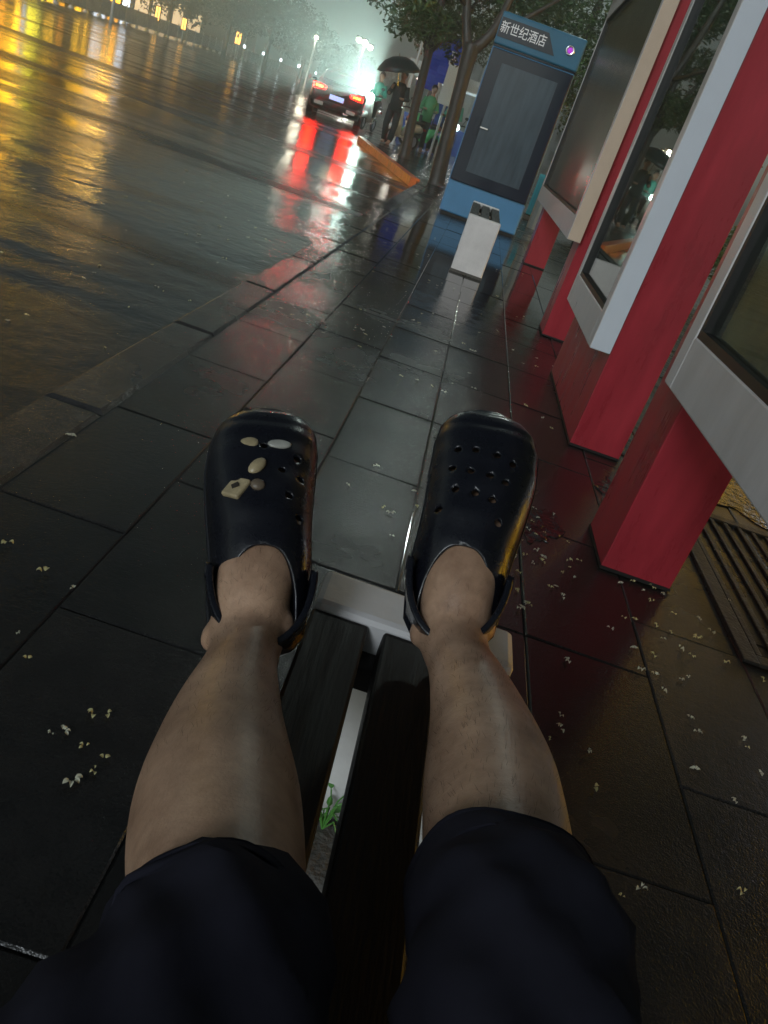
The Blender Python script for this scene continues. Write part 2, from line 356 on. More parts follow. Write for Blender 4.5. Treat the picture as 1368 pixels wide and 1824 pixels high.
def board(label, y0, y1, z0, z1, legs, endm, post, pane=pane):
    t = empty('display_board', (.69, y0, 0), 0, label, 'display board', 'red and white display boards along the pavement')
    X0, X1 = -.085, -.003; L = y1 - y0; fr, rail = .07, .135
    f = MB()
    f.box(X0, 0, z0, X1, fr, z1); f.box(X0, L - fr, z0, X1, L, z1)
    f.box(X0, fr, z0, X1, L - fr, z0 + rail); f.box(X0, fr, z1 - .16, X1, L - fr, z1)
    f.build('frame', frame_w, t, bev=.004)
    for ya in (-.0035, L + .0005): MB().box(X0 + .003, ya, z0 + .003, X1 - .001, ya + .003, z1 - .003).build('end_plate', endm, t)
    gk = MB()
    a, c, d, k = fr, L - fr, z0 + rail, .02
    gk.box(X0 + .004, a, d, X0 + .05, a + k, z1 - .16); gk.box(X0 + .004, c - k, d, X0 + .05, c, z1 - .16)
    gk.box(X0 + .004, a + k, d, X0 + .05, c - k, d + k); gk.box(X0 + .004, a + k, z1 - .16 - k, X0 + .05, c - k, z1 - .16)
    gk.build('gasket', gasket, t)
    MB().box(X0 + .022, a + k, d + k, X0 + .026, c - k, z1 - .16 - k).build('glass', pane, t)
    MB().box(X0 + .052, a, d, X0 + .06, c, z1 - .16).build('poster_panel', post, t)
    MB().box(X1 - .02, a, d, X1 - .002, c, z1 - .16).build('back_panel', frame_w, t)
    for (ya, yb, ztop) in legs:
        l = MB().box(.0, ya - y0, 0.004, .21, yb - y0, ztop).build('leg', red, t, bev=.004)
        MB().box(-.002, ya - y0 - .002, .002, .212, yb - y0 + .002, .012).build('leg_foot', gasket, l)
    MB().box(X0 - .06, -.05, z1 + .004, .27, L + .05, z1 + .09).build('roof_cap', red, t, bev=.006)
    return t
ZT = 2.34
board('nearest display board with grey frame on a free-standing red leg', -1.55, 2.07, .565, ZT, [(2.113, 2.39, ZT), (-1.83, -1.56, ZT)], mat('blue_lit_frame_edge', (.62, .68, .74), .36, noise=.05, nscale=5), poster_y)  # end plates: white frame tinted with the bluish light from behind the viewer
board('short middle display board bolted to a wide solid red base', 3.15, 4.2, .39, ZT, [(3.16, 4.30, ZT)], mat('blue_lit_frame_edge', (.62, .68, .74), .36), poster)
board('farthest display board with end edge coloured cream by warm light near the blue cabinet', 5.15, 8.72, .585, ZT, [(5.20, 5.48, ZT), (8.5, 8.78, ZT)], frame_b, poster, pane_d)

# ================================================================== BLUE CABINET
blue = mat('blue_painted_cabinet', (.09, .27, .50), .35, noise=.15, nscale=3, rvar=.08)
blue_d = mat('dark_teal_header', (.03, .15, .26), .35, noise=.15, nscale=3, rvar=.08)
door_m = mat('black_glass_door_frame', (.016, .024, .042), .12)
kg = mat('dim_cabinet_glass', (.065, .095, .125), .16, noise=.35, nscale=2.5, stretch=(5, 1, .7), rvar=.08)
chrome = mat('chrome', (.75, .76, .78), .15, 1.)
letter = mat('white_sign_letters', (.75, .77, .78), .4, emit=(.8, .85, .9), estr=.12)
K = empty('vending_cabinet', (.142, 10.6, 0), 0, 'tall blue cabinet with dark glass door and white Chinese lettering', 'vending cabinet')
hw = .492
MB().box(-hw, 0, .03, hw, .62, 1.86).build('body', blue, K, bev=.02)
MB().box(-hw - .005, -.02, 1.88, hw + .005, .62, 2.21).build('header', blue_d, K, bev=.02)
MB().box(-hw + .004, -.006, 1.862, hw - .004, .6, 1.878).build('header_seam', door_m, K)
d = MB().box(-hw + .012, -.035, .40, hw - .012, -.002, 1.845).build('door', door_m, K, bev=.01)
d2 = MB().box(-.33, -.039, .535, .34, -.036, 1.72).build('window', kg, d, bev=.001)
MB().box(-.335, -.062, 1.02, -.235, -.04, 1.045).build('handle', chrome, d, bev=.006)
MB().box(-.40, -.05, .93, -.345, -.036, 1.12).build('lock_plate', door_m, d, bev=.004)
MB().prism([(-.485, -.026, 1.955), (.195, -.026, 1.955), (.06, -.026, 2.15), (-.485, -.026, 2.15)], (0, .005, 0)).build('sign_plate', door_m, K)
tx = bpy.data.curves.new('letters', 'FONT'); tx.body = '新世纪酒店'; tx.size = .128; tx.extrude = .0015; tx.offset = .0004; tx.align_x = 'LEFT'
to = bpy.data.objects.new('lettering', tx); COL.objects.link(to); dg = bpy.context.evaluated_depsgraph_get(); dg.update()
lm = bpy.data.meshes.new_from_object(to.evaluated_get(dg)); bpy.data.objects.remove(to)
lo = bpy.data.objects.new('lettering', lm); COL.objects.link(lo); lm.materials.clear(); lm.materials.append(letter)
lo.parent = K; lo.location = (-.475, -.029, 2.012); lo.rotation_euler = (R(90), 0, 0); lo.scale = (.84, 1, 1)
b = MB(); rings = []
for r, y in ((.036, -.021), (.05, -.024), (.052, -.032), (.044, -.034), (.032, -.03)): rings.append([(.345 + r * math.cos(a * math.pi / 14), y, 2.06 + r * math.sin(a * math.pi / 14)) for a in range(28)])
b.loft(rings, cap=False); lens = b.build('lens_ring', chrome, K, True)
MB().ell((.345, -.024, 2.06), (.031, .008, .031)).build('lens', emis('violet_lens', (.55, .05, .75), .9), lens, True)
MB().box(-hw + .03, .03, .0, hw - .03, .6, .028).build('plinth', gasket, K)

# ================================================================== TREES
bark = mat('wet_bark', (.055, .045, .036), .45, noise=.5, nscale=9, bump=.9, bscale=22, stretch=(1, 1, .25), rvar=.15)
leaf_a = mat('leaf_green', (.09, .15, .05), .4, noise=.45, nscale=1.6, col2=(.045, .085, .03))
leaf_b = mat('leaf_olive', (.12, .15, .045), .4, noise=.45, nscale=1.6, col2=(.06, .08, .025))
leaf_d = mat('leaf_dark', (.030, .055, .026), .5, noise=.4, nscale=.5, col2=(.018, .032, .016))
def leaves(n, clumps, size, seed, droop=.3):
    r = random.Random(seed); bm = bmesh.new(); wts = [c[1][0] * c[1][1] * c[1][2] for c in clumps]
    for _ in range(n):
        c, rad = r.choices(clumps, wts)[0]
        while 1:
            p = Vector((r.uniform(-1, 1), r.uniform(-1, 1), r.uniform(-1, 1)))
            if p.length < 1: break
        if r.random() < .6 and p.length > 0.01: p = p.normalized() * (p.length ** .4)
        p = Vector((p.x * rad[0], p.y * rad[1], p.z * rad[2])) + Vector(c)
        L = size * r.uniform(.6, 1.4); w = L * r.uniform(.35, .55)
        u = Vector((r.gauss(0, 1), r.gauss(0, 1), r.gauss(-droop, .6))).normalized(); v = u.cross(Vector((r.gauss(0, 1), r.gauss(0, 1), r.gauss(0, 1)))).normalized()
        k = u.cross(v) * L * .12
        bm.faces.new([bm.verts.new(q) for q in (p, p + u * L * .5 + v * w * .5 + k, p + u * L, p + u * L * .5 - v * w * .5 + k)])
    return bm
def tree(loc, label, trunk, limbs, clumps, n, size, lm, seed, group='street trees beside the road'):
    t = empty('street_tree', loc, 0, label, 'tree', group)
    b = MB(); b.tube([p[:3] for p in trunk], [p[3] for p in trunk], 12)
    tr = b.build('trunk', bark, t, True)
    if limbs:
        for l in limbs:
            l2 = crom(l, 3); MB().tube([p[:3] for p in l2], [p[3] for p in l2], 8).build('limb', bark, tr, True)
    m = MB(); m.bm.free(); m.bm = leaves(n, clumps, size, seed); m.build('crown', lm, t, recalc=False)
    return t
rc = random.Random(3)
def cl(n, c, spread, r):
    return [((c[0] + rc.uniform(-1, 1) * spread[0], c[1] + rc.uniform(-1, 1) * spread[1], c[2] + rc.uniform(-1, 1) * spread[2]), (r * rc.uniform(.6, 1.3), r * rc.uniform(.6, 1.3), r * rc.uniform(.45, .9))) for _ in range(n)]
tr1 = crom([(.02, 0, -.01, .17), (0, 0, .12, .135), (-.05, 0, .8, .115), (-.10, 0, 1.6, .11), (-.12, 0, 1.95, .125), (-.13, 0, 2.15, .12)], 4)
lim1 = [[(-.15, 0, 2.0, .085), (-.36, .05, 2.5, .07), (-.55, .1, 3.2, .06), (-.8, .2, 4.4, .035)], [(-.11, 0, 2.05, .095), (.10, 0, 2.35, .075), (.22, -.05, 2.9, .06), (.3, -.1, 4.2, .035)], [(.08, 0, 2.3, .05), (.5, .2, 2.7, .04), (1.2, .3, 3.4, .02)], [(-.4, .05, 2.6, .04), (-.9, -.3, 2.9, .03), (-1.6, -.5, 3.3, .018)]]
tree((-.68, 14.9, 0), 'forked street tree with broad trunk right beside the blue cabinet', tr1, lim1,
     cl(16, (-1.7, .2, 2.75), (.8, 1.0, .35), .38) + cl(7, (-1.2, 0, 2.25), (.55, .5, .25), .28) + cl(22, (-.6, .4, 4.1), (2.0, 1.6, .8), .62) + cl(8, (1.3, 1.0, 3.0), (.8, .6, .6), .5), 24000, .09, leaf_a, 11)
tr2 = crom([(0, 0, -.01, .15), (0, 0, .15, .12), (-.08, 0, .95, .10), (-.13, 0, 1.95, .09), (-.2, .1, 3.2, .07), (-.2, .1, 4.5, .04)], 4)
tree((-1.76, 19.8, 0), 'slimmer straight street tree between the forked tree and the walkers', tr2, [[(-.14, 0, 2.0, .06), (-.5, .2, 2.8, .045), (-.9, .4, 3.8, .02)], [(-.14, 0, 2.1, .06), (.3, .2, 2.9, .045), (.7, .4, 3.8, .02)]],
     cl(14, (-.1, .2, 2.75), (1.0, .9, .35), .42) + cl(18, (-.2, .3, 4.4), (1.9, 1.5, .9), .7), 18000, .10, leaf_b, 12)
tree((.9, 17.5, 0), 'leafy tree rising behind the blue cabinet', crom([(0, 0, 0, .14), (0, .05, 1.2, .11), (.1, .1, 2.4, .09), (.1, .1, 4.2, .05)], 4), None,
     cl(18, (.1, 0, 2.7), (1.1, .9, .9), .5) + cl(14, (.4, .3, 4.0), (1.6, 1.3, .8), .7), 12000, .085, leaf_b, 13)
tree((2.6, 15.5, 0), 'bushy tree behind the display boards', crom([(0, 0, 0, .15), (0, .05, 1.2, .12), (.1, .1, 2.4, .1), (.1, .1, 4.2, .05)], 4), None,
     cl(20, (.0, 0, 2.9), (1.3, 1.1, 1.0), .55) + cl(14, (.2, .3, 4.3), (1.7, 1.3, .8), .7), 12000, .085, leaf_a, 14)
tree((-2.4, 29.5, 0), 'small street tree behind the blue banners', crom([(0, 0, 0, .13), (0, .05, 1.4, .1), (.05, .1, 2.6, .08), (.1, .1, 4.2, .05)], 4), None,
     cl(16, (.3, 0, 3.6), (1.3, 1.0, .7), .6), 6000, .11, leaf_b, 15)
# clipped shrubs on the plaza behind the boards
for (x, y, r, lab) in ((1.7, 13.4, .42, 'low rounded shrub beside the blue cabinet'), (3.2, 11.5, .55, 'dark shrub on the plaza behind the display boards')):
    t = empty('shrub', (x, y, 0), 0, lab, 'shrub', 'shrubs behind the boards')
    MB().tube([(0, 0, 0), (0, 0, r)], [.04, .02], 8).build('stem', bark, t, True)
    m = MB(); m.bm.free(); m.bm = leaves(1800, cl(9, (0, 0, r), (r * .6, r * .6, r * .4), r * .55), .07, int(x * 10)); m.build('foliage', leaf_a, t, recalc=False)

# far tree belt across the road: each its own crown
kk = 0
for (x, y, hgt, rad, lm_, lab) in [(-31, 82, 7.0, 3.4, leaf_d, 'tall dark tree farthest left behind the roadside fence'), (-27.5, 88, 8.5, 3.8, leaf_d, 'broad dark tree behind the roadside fence'), (-24.5, 92, 8.8, 3.6, leaf_d, 'highest dark tree of the belt across the road'),
                            (-22.5, 100, 7.4, 3.6, leaf_d, 'dark tree at the right shoulder of the belt across the road'), (-20.5, 112, 6.0, 3.6, leaf_d, 'hazy dark tree sloping down towards the street lamps'), (-19.5, 130, 5.6, 4.0, leaf_d, 'pale hazy tree under the double street lamp'), (-17, 150, 5.8, 4.6, leaf_d, 'faintest tree at the far end of the road'),
                            (-33.5, 68, 6.6, 2.2, leaf_b, 'slim tree in front of the lit shop wall'), (-34.5, 74, 7.0, 2.4, leaf_b, 'second slim tree in front of the lit shop wall')]:
    kk += 1
    tree((x, y, ROAD), lab, crom([(0, 0, 0, .22), (.05, 0, hgt * .3, .17), (.1, .05, hgt * .6, .12), (.1, 0, hgt * .9, .05)], 3), None,
         cl(14, (0, 0, hgt * .58), (rad * .6, rad * .6, hgt * .24), rad * .42), 3600 if kk < 8 else 2200, .34, lm_, 40 + kk, 'trees across the road')

# ================================================================== FENCE ACROSS THE ROAD
fmetal = mat('white_barrier_metal', (.86, .87, .87), .35, noise=.15, nscale=4)
fmesh = mat('grey_barrier_infill', (.78, .80, .80), .5, noise=.3, nscale=3)
FL = crom([(-24.6, 22), (-26.2, 40), (-28.4, 58), (-29.6, 74), (-30.6, 95), (-34, 140), (-39, 184)], 12)
fpts = [Vector((p[0], p[1], ROAD)) for p in FL]
# resample at 2.6 m
rs = [fpts[0]]; 
for a, c in zip(fpts, fpts[1:]):
    while (c - rs[-1]).length > 2.6: rs.append(rs[-1] + (c - rs[-1]).normalized() * 2.6)
F = empty('traffic_barrier', rs[0], 0, 'long white and grey traffic barrier fence running along the far side of the road', 'barrier fence')
for i, (a, c) in enumerate(zip(rs, rs[1:])):
    a = a - rs[0]; c = c - rs[0]; d = (c - a).normalized(); q = Matrix.Rotation(math.atan2(d.y, d.x), 3, 'Z'); mid = (a + c) / 2
    b = MB(); b.obox(mid + Vector((0, 0, 1.16)), (2.5, .05, .06), q); b.obox(mid + Vector((0, 0, .22)), (2.5, .05, .06), q)
    for s_ in (-1.2, 1.2): b.obox(mid + d * s_ + Vector((0, 0, .62)), (.05, .05, 1.1), q)
    b.obox(mid + Vector((0, 0, .70)), (2.36, .02, .86), q)
    b.build('fence_panel', fmesh, F)
    MB().obox(a + Vector((0, 0, .66)), (.09, .09, 1.32), q).build('post', fmetal, F)
    MB().tube([a + Vector((0, 0, 0)), a + Vector((0, 0, .16))], [.2, .12], 10).build('post_base', fmetal, F)

# ================================================================== BUILDINGS ACROSS THE ROAD
wallm = mat('shop_wall', (.30, .25, .19), .7, noise=.3, nscale=1.2)
def shop(name, p0, p1, label, h, depth, wins, cat='shop building'):
    p0 = Vector((*p0, ROAD)); p1 = Vector((*p1, ROAD)); d = (p1 - p0); L = d.length; ang = math.atan2(d.y, d.x)
    t = empty(name, p0, ang, label, cat)
    MB().box(0, 0, 0, L, depth, h).build('wall', wallm, t)
    MB().box(-.2, -.5, h + .01, L + .2, depth + .2, h + .4).build('roof', mat('roof_slab', (.08, .08, .08), .6), t)
    for (x0, x1, z0, z1, m) in wins:
        f = MB(); f.box(x0 - .08, -.12, z0 - .1, x1 + .08, -.004, z0 - .004); f.box(x0 - .08, -.12, z1 + .004, x1 + .08, -.004, z1 + .1); f.box(x0 - .08, -.12, z0, x0 - .004, -.004, z1); f.box(x1 + .004, -.12, z0, x1 + .08, -.004, z1)
        f = f.build('window', gasket, t)
        p = MB(); nn = max(1, int((x1 - x0) / 1.2)); w = (x1 - x0) / nn
        for k in range(nn): p.box(x0 + k * w + .03, -.06, z0, x0 + (k + 1) * w - .03, -.02, z1)
        p.build('pane', m, f)
    return t
Ey = emis('lit_window_yellow', (1., .55, .02), 12); Eo = emis('lit_window_orange', (1., .38, .015), 8); Ew = emis('lit_window_white', (.75, .85, 1.), 5); Eg = emis('lit_window_lime', (.9, .78, .04), 10.)
Eb = emis('lit_wall_beige', (1., .70, .38), 1.6); Esign = emis('lit_sign_amber', (1., .50, .02), 15.)
Egold = emis('lit_window_gold', (1., .55, .05), 8.)
shop('shop_building', (-36, 56), (-42, 150), 'long lit shop building behind the fence at the far left', 12, 8,
     [(1, 4, .7, 3.6, Ey), (5, 9, .7, 3.6, Eo), (10.4, 11.4, .6, 3.8, Ey), (11.65, 12.15, .5, 4.2, Ew), (12.4, 15, .5, 4.2, Eg), (15.4, 17.5, 1.0, 3.3, Ey), (17.9, 20.2, 1.0, 3.3, Eo), (21, 22.5, .9, 3.4, Ey), (23.5, 24.8, .6, 3.8, Ey), (25.1, 28, .6, 3.8, Ew), (28.5, 31.3, .8, 3.8, Eo), (31.8, 33.9, .5, 4.0, Ew), (35.2, 39.5, .3, 3.4, Eb), (40.5, 46, .3, 3.4, Eb), (47, 53, .3, 3.4, Eb), (54, 60, .3, 3.2, Eb),
      (22.2, 32, 7.4, 9.0, Esign), (9.1, 11.4, 5.6, 9.4, Esign)])
shop('shop_building', (12.5, -6), (14.5, 40), 'lit shop building across the plaza behind the display boards', 13, 6,
     [(4.6, 7.6, 7.0, 10.4, Egold), (8.6, 10.2, 7.6, 10.0, Egold), (2, 4, .4, 3.2, Eb), (12, 13.5, .4, 3.2, Ew), (17, 20, 1.4, 3.2, Eb), (22, 24, .4, 3.0, Ew), (26, 28.5, .4, 3, Ey), (30, 31, .4, 3.0, Eo), (33, 36, .4, 3.0, Ey), (38, 40, .4, 3.0, Eo)])
sh = [o for o in COL.objects if o.name.startswith('shop_building.')][0]
sh.location = (14.5, 40, 0); sh.rotation_euler.z = math.atan2(-46, -2.)

# small lit lantern boards and posts along the barrier
lamp_or = emis('lantern_amber', (1., .50, .10), 5.0); pole_m = mat('pale_pole', (.55, .57, .56), .35, .3)
lab = ['amber lantern board nearest the lit shop wall', 'second amber lantern board beside the dark trees', 'bright amber lantern board standing alone before the dark trees']
for i, (x, y, z0, z1, w) in enumerate([(-29.8, 76, .95, 1.9, .35), (-28.2, 78, .95, 1.75, .35), (-26.4, 88, 1.35, 2.3, .5)]):
    t = empty('lantern_board', (x, y, ROAD), R(8), lab[i], 'lantern', 'amber lanterns along the barrier')
    MB().cyl((0, .1, .7), .05, 1.4, n=10).build('post', pole_m, t); MB().box(-w / 2 - .06, .0, z0, w / 2 + .06, .16, z1 + .16).build('case', gasket, t, bev=.02)
    p = MB(); p.box(-w / 2, -.03, z0 + .06, -.03, -.004, z1 + .1); p.box(.03, -.03, z0 + .06, w / 2, -.004, z1 + .1); p.build('light_panel', lamp_or, t)
wl = emis('small_white_lamp', (.8, .95, 1.), 9.)
ml = ['first', 'second', 'third', 'fourth', 'fifth', 'sixth', 'seventh']
for i, (x, y) in enumerate([(-26.8, 92), (-26.4, 98), (-25.9, 104), (-25.6, 114), (-25.4, 122), (-24.5, 140), (-21.0, 92)]):
    t = empty('marker_post', (x, y, ROAD), 0, 'slim white marker post with a small lamp, %s from the left along the barrier' % ml[i], 'marker post', 'white marker posts along the barrier')
    MB().tube([(0, 0, 0), (0, 0, 2.3)], [.07, .055], 8).build('post', pole_m, t); MB().box(-.12, -.1, 1.3, .12, -.06, 1.55).build('reflector', wl, t); MB().tube([(0, 0, 2.3), (0, 0, 2.42)], [.08, .02], 8).build('cap', pole_m, t)

# street lamps in the distance (lit)
Lw = emis('street_lamp_glow', (1., .93, .62), 20.)
def lamp(loc, label, h, heads, power=480, col=(.95, .97, .9), glow=None):
    t = empty('street_lamp', loc, 0, label, 'street lamp', 'lit street lamps in the distance')
    MB().tube([(0, 0, 0), (0, 0, h)], [.11, .06], 10).build('pole', pole_m, t)
    for (dx, dz) in heads:
        MB().tube([(0, 0, h - .05), (dx * .6, 0, h + dz * .7), (dx, 0, h + dz - .12)], .03, 8).build('arm', pole_m, t)
        hd = MB().cyl((dx, 0, h + dz + .22), .20, .08, n=14).build('lamp_head', gasket, t)
        MB().ell((dx, 0, h + dz + .03), (.17, .17, .15)).build('globe', glow or Lw, hd, True)
    l = bpy.data.lights.new('street_lamp_light', 'POINT'); l.energy = power; l.color = col; l.shadow_soft_size = .2
    lo_ = bpy.data.objects.new('lamp_light', l); COL.objects.link(lo_); lo_.parent = t; lo_.location = (0, 0, h - .1)
lamp((-9.9, 60, ROAD), 'three globe street lamp standing right of the dark car roof', 3.75, [(-.42, .14), (.0, .12), (.42, -.06)])
lamp((-15.2, 70, ROAD), 'single globe street lamp farther left over the road', 3.45, [(.0, .1)], 300, (1, .94, .72), emis('soft_lamp_glow', (1., .93, .62), 9.))
lamp((-25.2, 57, ROAD), 'tall amber lamp post by the barrier at the top left', 6.0, [(-.6, .1), (.6, .1)], 320, (1., .62, .16), emis('amber_lamp_glow', (1., .6, .12), 6.))

lamp((1.0, 13.0, 0), 'tall pale lamp post rising behind the blue cabinet among the leaves', 5.6, [(-.5, .1), (.5, .1)], 300, (.85, 1, .92), emis('dim_lamp_glow', (.85, 1., .92), 9.))

# ================================================================== CAR
carp = mat('dark_car_paint', (.010, .007, .008), .3, coat=.15, spec=.3); carg = mat('car_glass', (.006, .006, .008), .12, spec=.25)
tl = emis('tail_lamp_red', (1., .0012, .0005), 110.); tlh = emis('tail_lamp_core', (1., .25, .02), 20.)
plate = mat('blue_number_plate', (.2, .28, .6), .4, emit=(.55, .68, 1.), estr=1.0)
tyre = mat('tyre', (.012, .012, .012), .6); rimm = mat('alloy_rim', (.4, .4, .42), .3, .9)
C = empty('car', (-5.05, 28.2, ROAD), math.atan2(.138, 1.0), 'dark sedan seen from behind with its red tail lamps lit', 'car')
prof = [  # y (0 rear), belt half width, z bottom, z belt, roof half width, z top
    (-.0, .70, .42, .80, .66, .86), (.06, .80, .30, .90, .70, .98), (.35, .86, .24, .93, .70, 1.02), (.75, .875, .2, .92, .62, 1.12), (1.25, .88, .2, .92, .60, 1.38), (1.9, .88, .2, .92, .61, 1.45), (2.6, .88, .2, .91, .60, 1.40), (3.2, .87, .2, .90, .66, 1.02), (3.7, .86, .22, .84, .66, .90), (4.3, .80, .26, .72, .6, .78), (4.5, .66, .36, .62, .5, .66)]
rings = []
for (y, bw, z0, zb, rw, zt) in crom(prof, 3):
    half = [(bw * .55, z0), (bw * .92, z0 + .02), (bw, z0 + (zb - z0) * .45), (bw * .99, zb - .06), (bw * .95, zb), (rw + (bw * .95 - rw) * .12, zt - .08 if zt - zb > .12 else zb + (zt - zb) * .5), (rw * .9, zt - .01), (rw * .45, zt)]
    rings.append([Vector((x, y, z)) for x, z in half] + [Vector((-x, y, z)) for x, z in reversed(half)])
b = MB(); b.loft(rings); b.build('body', carp, C, True)
b = MB(); b.loft([[(-.56, 1.16, 1.335), (.56, 1.16, 1.335), (.60, .66, 1.10), (-.60, .66, 1.10)], [(-.56, 1.155, 1.36), (.56, 1.155, 1.36), (.60, .645, 1.125), (-.60, .645, 1.125)]]); b.build('rear_window', carg, C)
for s_ in (-1, 1):
    c = MB(); c.prism([(s_ * .80, .02, .80), (s_ * .80, .02, .93), (s_ * .62, -.03, .93), (s_ * .40, -.03, .90), (s_ * .40, -.03, .83), (s_ * .6, -.03, .80)], (0, .06, 0)); tlo = c.build('tail_lamp', tl, C)
    MB().box(min(s_ * .50, s_ * .72), -.045, .845, max(s_ * .50, s_ * .72), -.033, .885).build('lamp_core', tlh, tlo)
    MB().box(min(s_ * .38, s_ * .66), -.04, .36, max(s_ * .38, s_ * .66), -.005, .46, .01).build('bumper_reflector', mat('pale_bumper_insert', (.5, .48, .42), .3), C)
    for y in (.85, 3.6):
        w = MB().cyl((s_ * .79, y, .31), .31, .2, 'X', 24).build('wheel', tyre, C, bev=.02); MB().cyl((s_ * .893, y, .31), .2, .012, 'X', 20).build('rim', rimm, w)
    MB().ell((s_ * 1.0, 2.9, .98), (.10, .06, .07)).build('wing_mirror', carp, C, True)
pp = MB().box(-.23, -.045, .60, .23, -.03, .74).build('number_plate', plate, C)
MB().box(-.85, -.03, .44, .85, .02, .52, .01).build('bumper_trim', gasket, C)
MB().box(.30, -.02, .29, .46, .06, .34, .01).build('exhaust', chrome, C)

# ================================================================== LOW KERB AT THE BEND, TAIL LAMP GLOW IN ITS COLOUR
lowm = mat('tail_lit_kerb', (.85, .20, .05), .3, noise=.35, nscale=6, bump=.1, bscale=30)  # orange red stands for the car's tail lamp light on the kerb
lw = empty('tail_lit_kerb_wall', (-.94, 14.25, ROAD), 0, 'low kerb coloured by orange red tail lamp glow slanting away towards the car', 'kerb wall')
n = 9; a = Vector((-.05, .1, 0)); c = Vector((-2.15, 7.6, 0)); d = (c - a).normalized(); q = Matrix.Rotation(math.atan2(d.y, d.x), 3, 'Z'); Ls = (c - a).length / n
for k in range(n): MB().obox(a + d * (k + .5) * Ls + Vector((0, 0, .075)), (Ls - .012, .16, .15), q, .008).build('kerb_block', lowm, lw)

# ================================================================== PEOPLE AND SCOOTERS IN THE BACKGROUND
skin_bg = mat('skin_background', (.36, .22, .15), .5)
def figure(name, loc, rz, label, top, bottom, pose='walk', extra=None, hair=(.01, .008, .008)):
    """one remeshed body; jacket, trousers and hair as children"""
    t = empty(name, loc, rz, label, 'person')
    hip = .9 if pose == 'walk' else .82
    b = MB()
    b.tube([(0, 0, hip), (0, .02, hip + .22), (0, .0, hip + .45), (0, 0, hip + .56), (0, .01, hip + .64)], [.13, .13, .15, .07, .055], 12)
    b.ell((0, .02, hip + .74), (.078, .098, .115)); b.ell((0, .12, hip + .73), (.014, .02, .02))
    for s_ in (-1, 1):
        b.ell((s_ * .078, 0, hip + .73), (.014, .02, .03))
        if pose == 'walk': lg = [(s_ * .09, 0, hip), (s_ * .1, .06 * s_, .48), (s_ * .1, -.08 * s_ - .02, .08)]
        else: lg = [(s_ * .1, 0, hip - .02), (s_ * .16, .40, hip - .06), (s_ * .15, .42, .34)]
        b.tube(lg, [.09, .062, .045], 10); f = Vector(lg[-1]); b.ell(f + Vector((0, .07, -.03)), (.045, .13, .04))
        ar = [(s_ * .17, 0, hip + .49), (s_ * .25, .03, hip + .22), (s_ * .16, .26, hip + .22)]
        if extra == 'umbrella' and s_ > 0: ar = [(.17, 0, hip + .49), (.24, .10, hip + .26), (.14, .22, hip + .46)]
        b.tube(ar, [.055, .042, .032], 8)
        h = Vector(ar[-1]); b.ell(h + Vector((0, .03, 0)), (.035, .045, .03))
        for k in range(4): b.tube([h + Vector((-.02 + .013 * k, .05, .01)), h + Vector((-.02 + .013 * k, .085, 0)), h + Vector((-.02 + .013 * k, .09, -.025))], .007, 6)
        b.tube([h + Vector((-s_ * .03, .02, .01)), h + Vector((-s_ * .04, .06, .015))], .008, 6)
    o = b.build('person_body', skin_bg, t, True)
    md = o.modifiers.new('r', 'REMESH'); md.mode = 'VOXEL'; md.voxel_size = .016; md.use_smooth_shade = True; bake(o)
    j = MB(); j.tube([(0, 0, hip - .08), (0, .02, hip + .22), (0, 0, hip + .46), (0, 0, hip + .575)], [.17, .155, .185, .085], 14)
    for s_ in (-1, 1):
        ar = [(s_ * .15, 0, hip + .50), (s_ * .25, .03, hip + .22), (s_ * .19, .18, hip + .215)]
        if extra == 'umbrella' and s_ > 0: ar = [(.15, 0, hip + .50), (.24, .10, hip + .26), (.17, .17, hip + .38)]
        j.tube(ar, [.075, .06, .05], 10)
    j.build('jacket', top, t, True)
    tr_ = MB()
    for s_ in (-1, 1):
        if pose == 'walk': tr_.tube([(s_ * .08, 0, hip + .02), (s_ * .1, .06 * s_, .48), (s_ * .1, -.08 * s_ - .02, .12)], [.115, .085, .07], 10)
        else: tr_.tube([(s_ * .09, 0, hip), (s_ * .16, .41, hip - .06), (s_ * .15, .42, .40)], [.12, .09, .07], 10)
    tr_.build('trousers', bottom, t, True)
    MB().ell((0, 0, hip + .775), (.088, .105, .10)).build('hair' if extra != 'helmet' else 'helmet', mat('hair_%s' % name, hair, .5), t, True)
    return t
cl_dark = mat('dark_cloth', (.02, .022, .024), .8); cl_blue = mat('blue_cloth', (.03, .09, .35), .7); cl_green = mat('bright_green_cloth', (.10, .34, .15), .6); cl_teal = mat('teal_raincoat', (.10, .42, .32), .4); cl_white = mat('white_cloth', (.7, .75, .72), .6)
figure('person', (-2.62, 23.0, 0), R(170), 'walker in dark jacket holding a dark umbrella beside the bright headlight', cl_dark, cl_dark, 'walk', 'umbrella')
umbm = mat('dark_umbrella_cloth', (.02, .03, .03), .4)
U = empty('umbrella', (-2.66, 22.85, 1.25), 0, 'open dark umbrella held up above the walker in dark jacket', 'umbrella')
U.rotation_euler = (R(6), R(-14), 0)
b = MB(); rg = []
for r, z in ((.02, .78), (.18, .76), (.36, .68), (.50, .54), (.56, .44)): rg.append([((r - (.03 if k % 2 else 0) * r) * math.cos(k * math.pi / 8), (r - (.03 if k % 2 else 0) * r) * math.sin(k * math.pi / 8), z + (.025 * r if k % 2 else 0)) for k in range(16)])
b.loft(rg, cap=False); o = b.build('canopy', umbm, U, True); o.modifiers.new('s', 'SOLIDIFY').thickness = .006
MB().tube([(0, 0, -.1), (0, 0, .84)], .009, 8).build('shaft', chrome, U)
MB().tube([(0, 0, -.2), (0, 0, -.08)], .016, 8).build('handle', gasket, U)
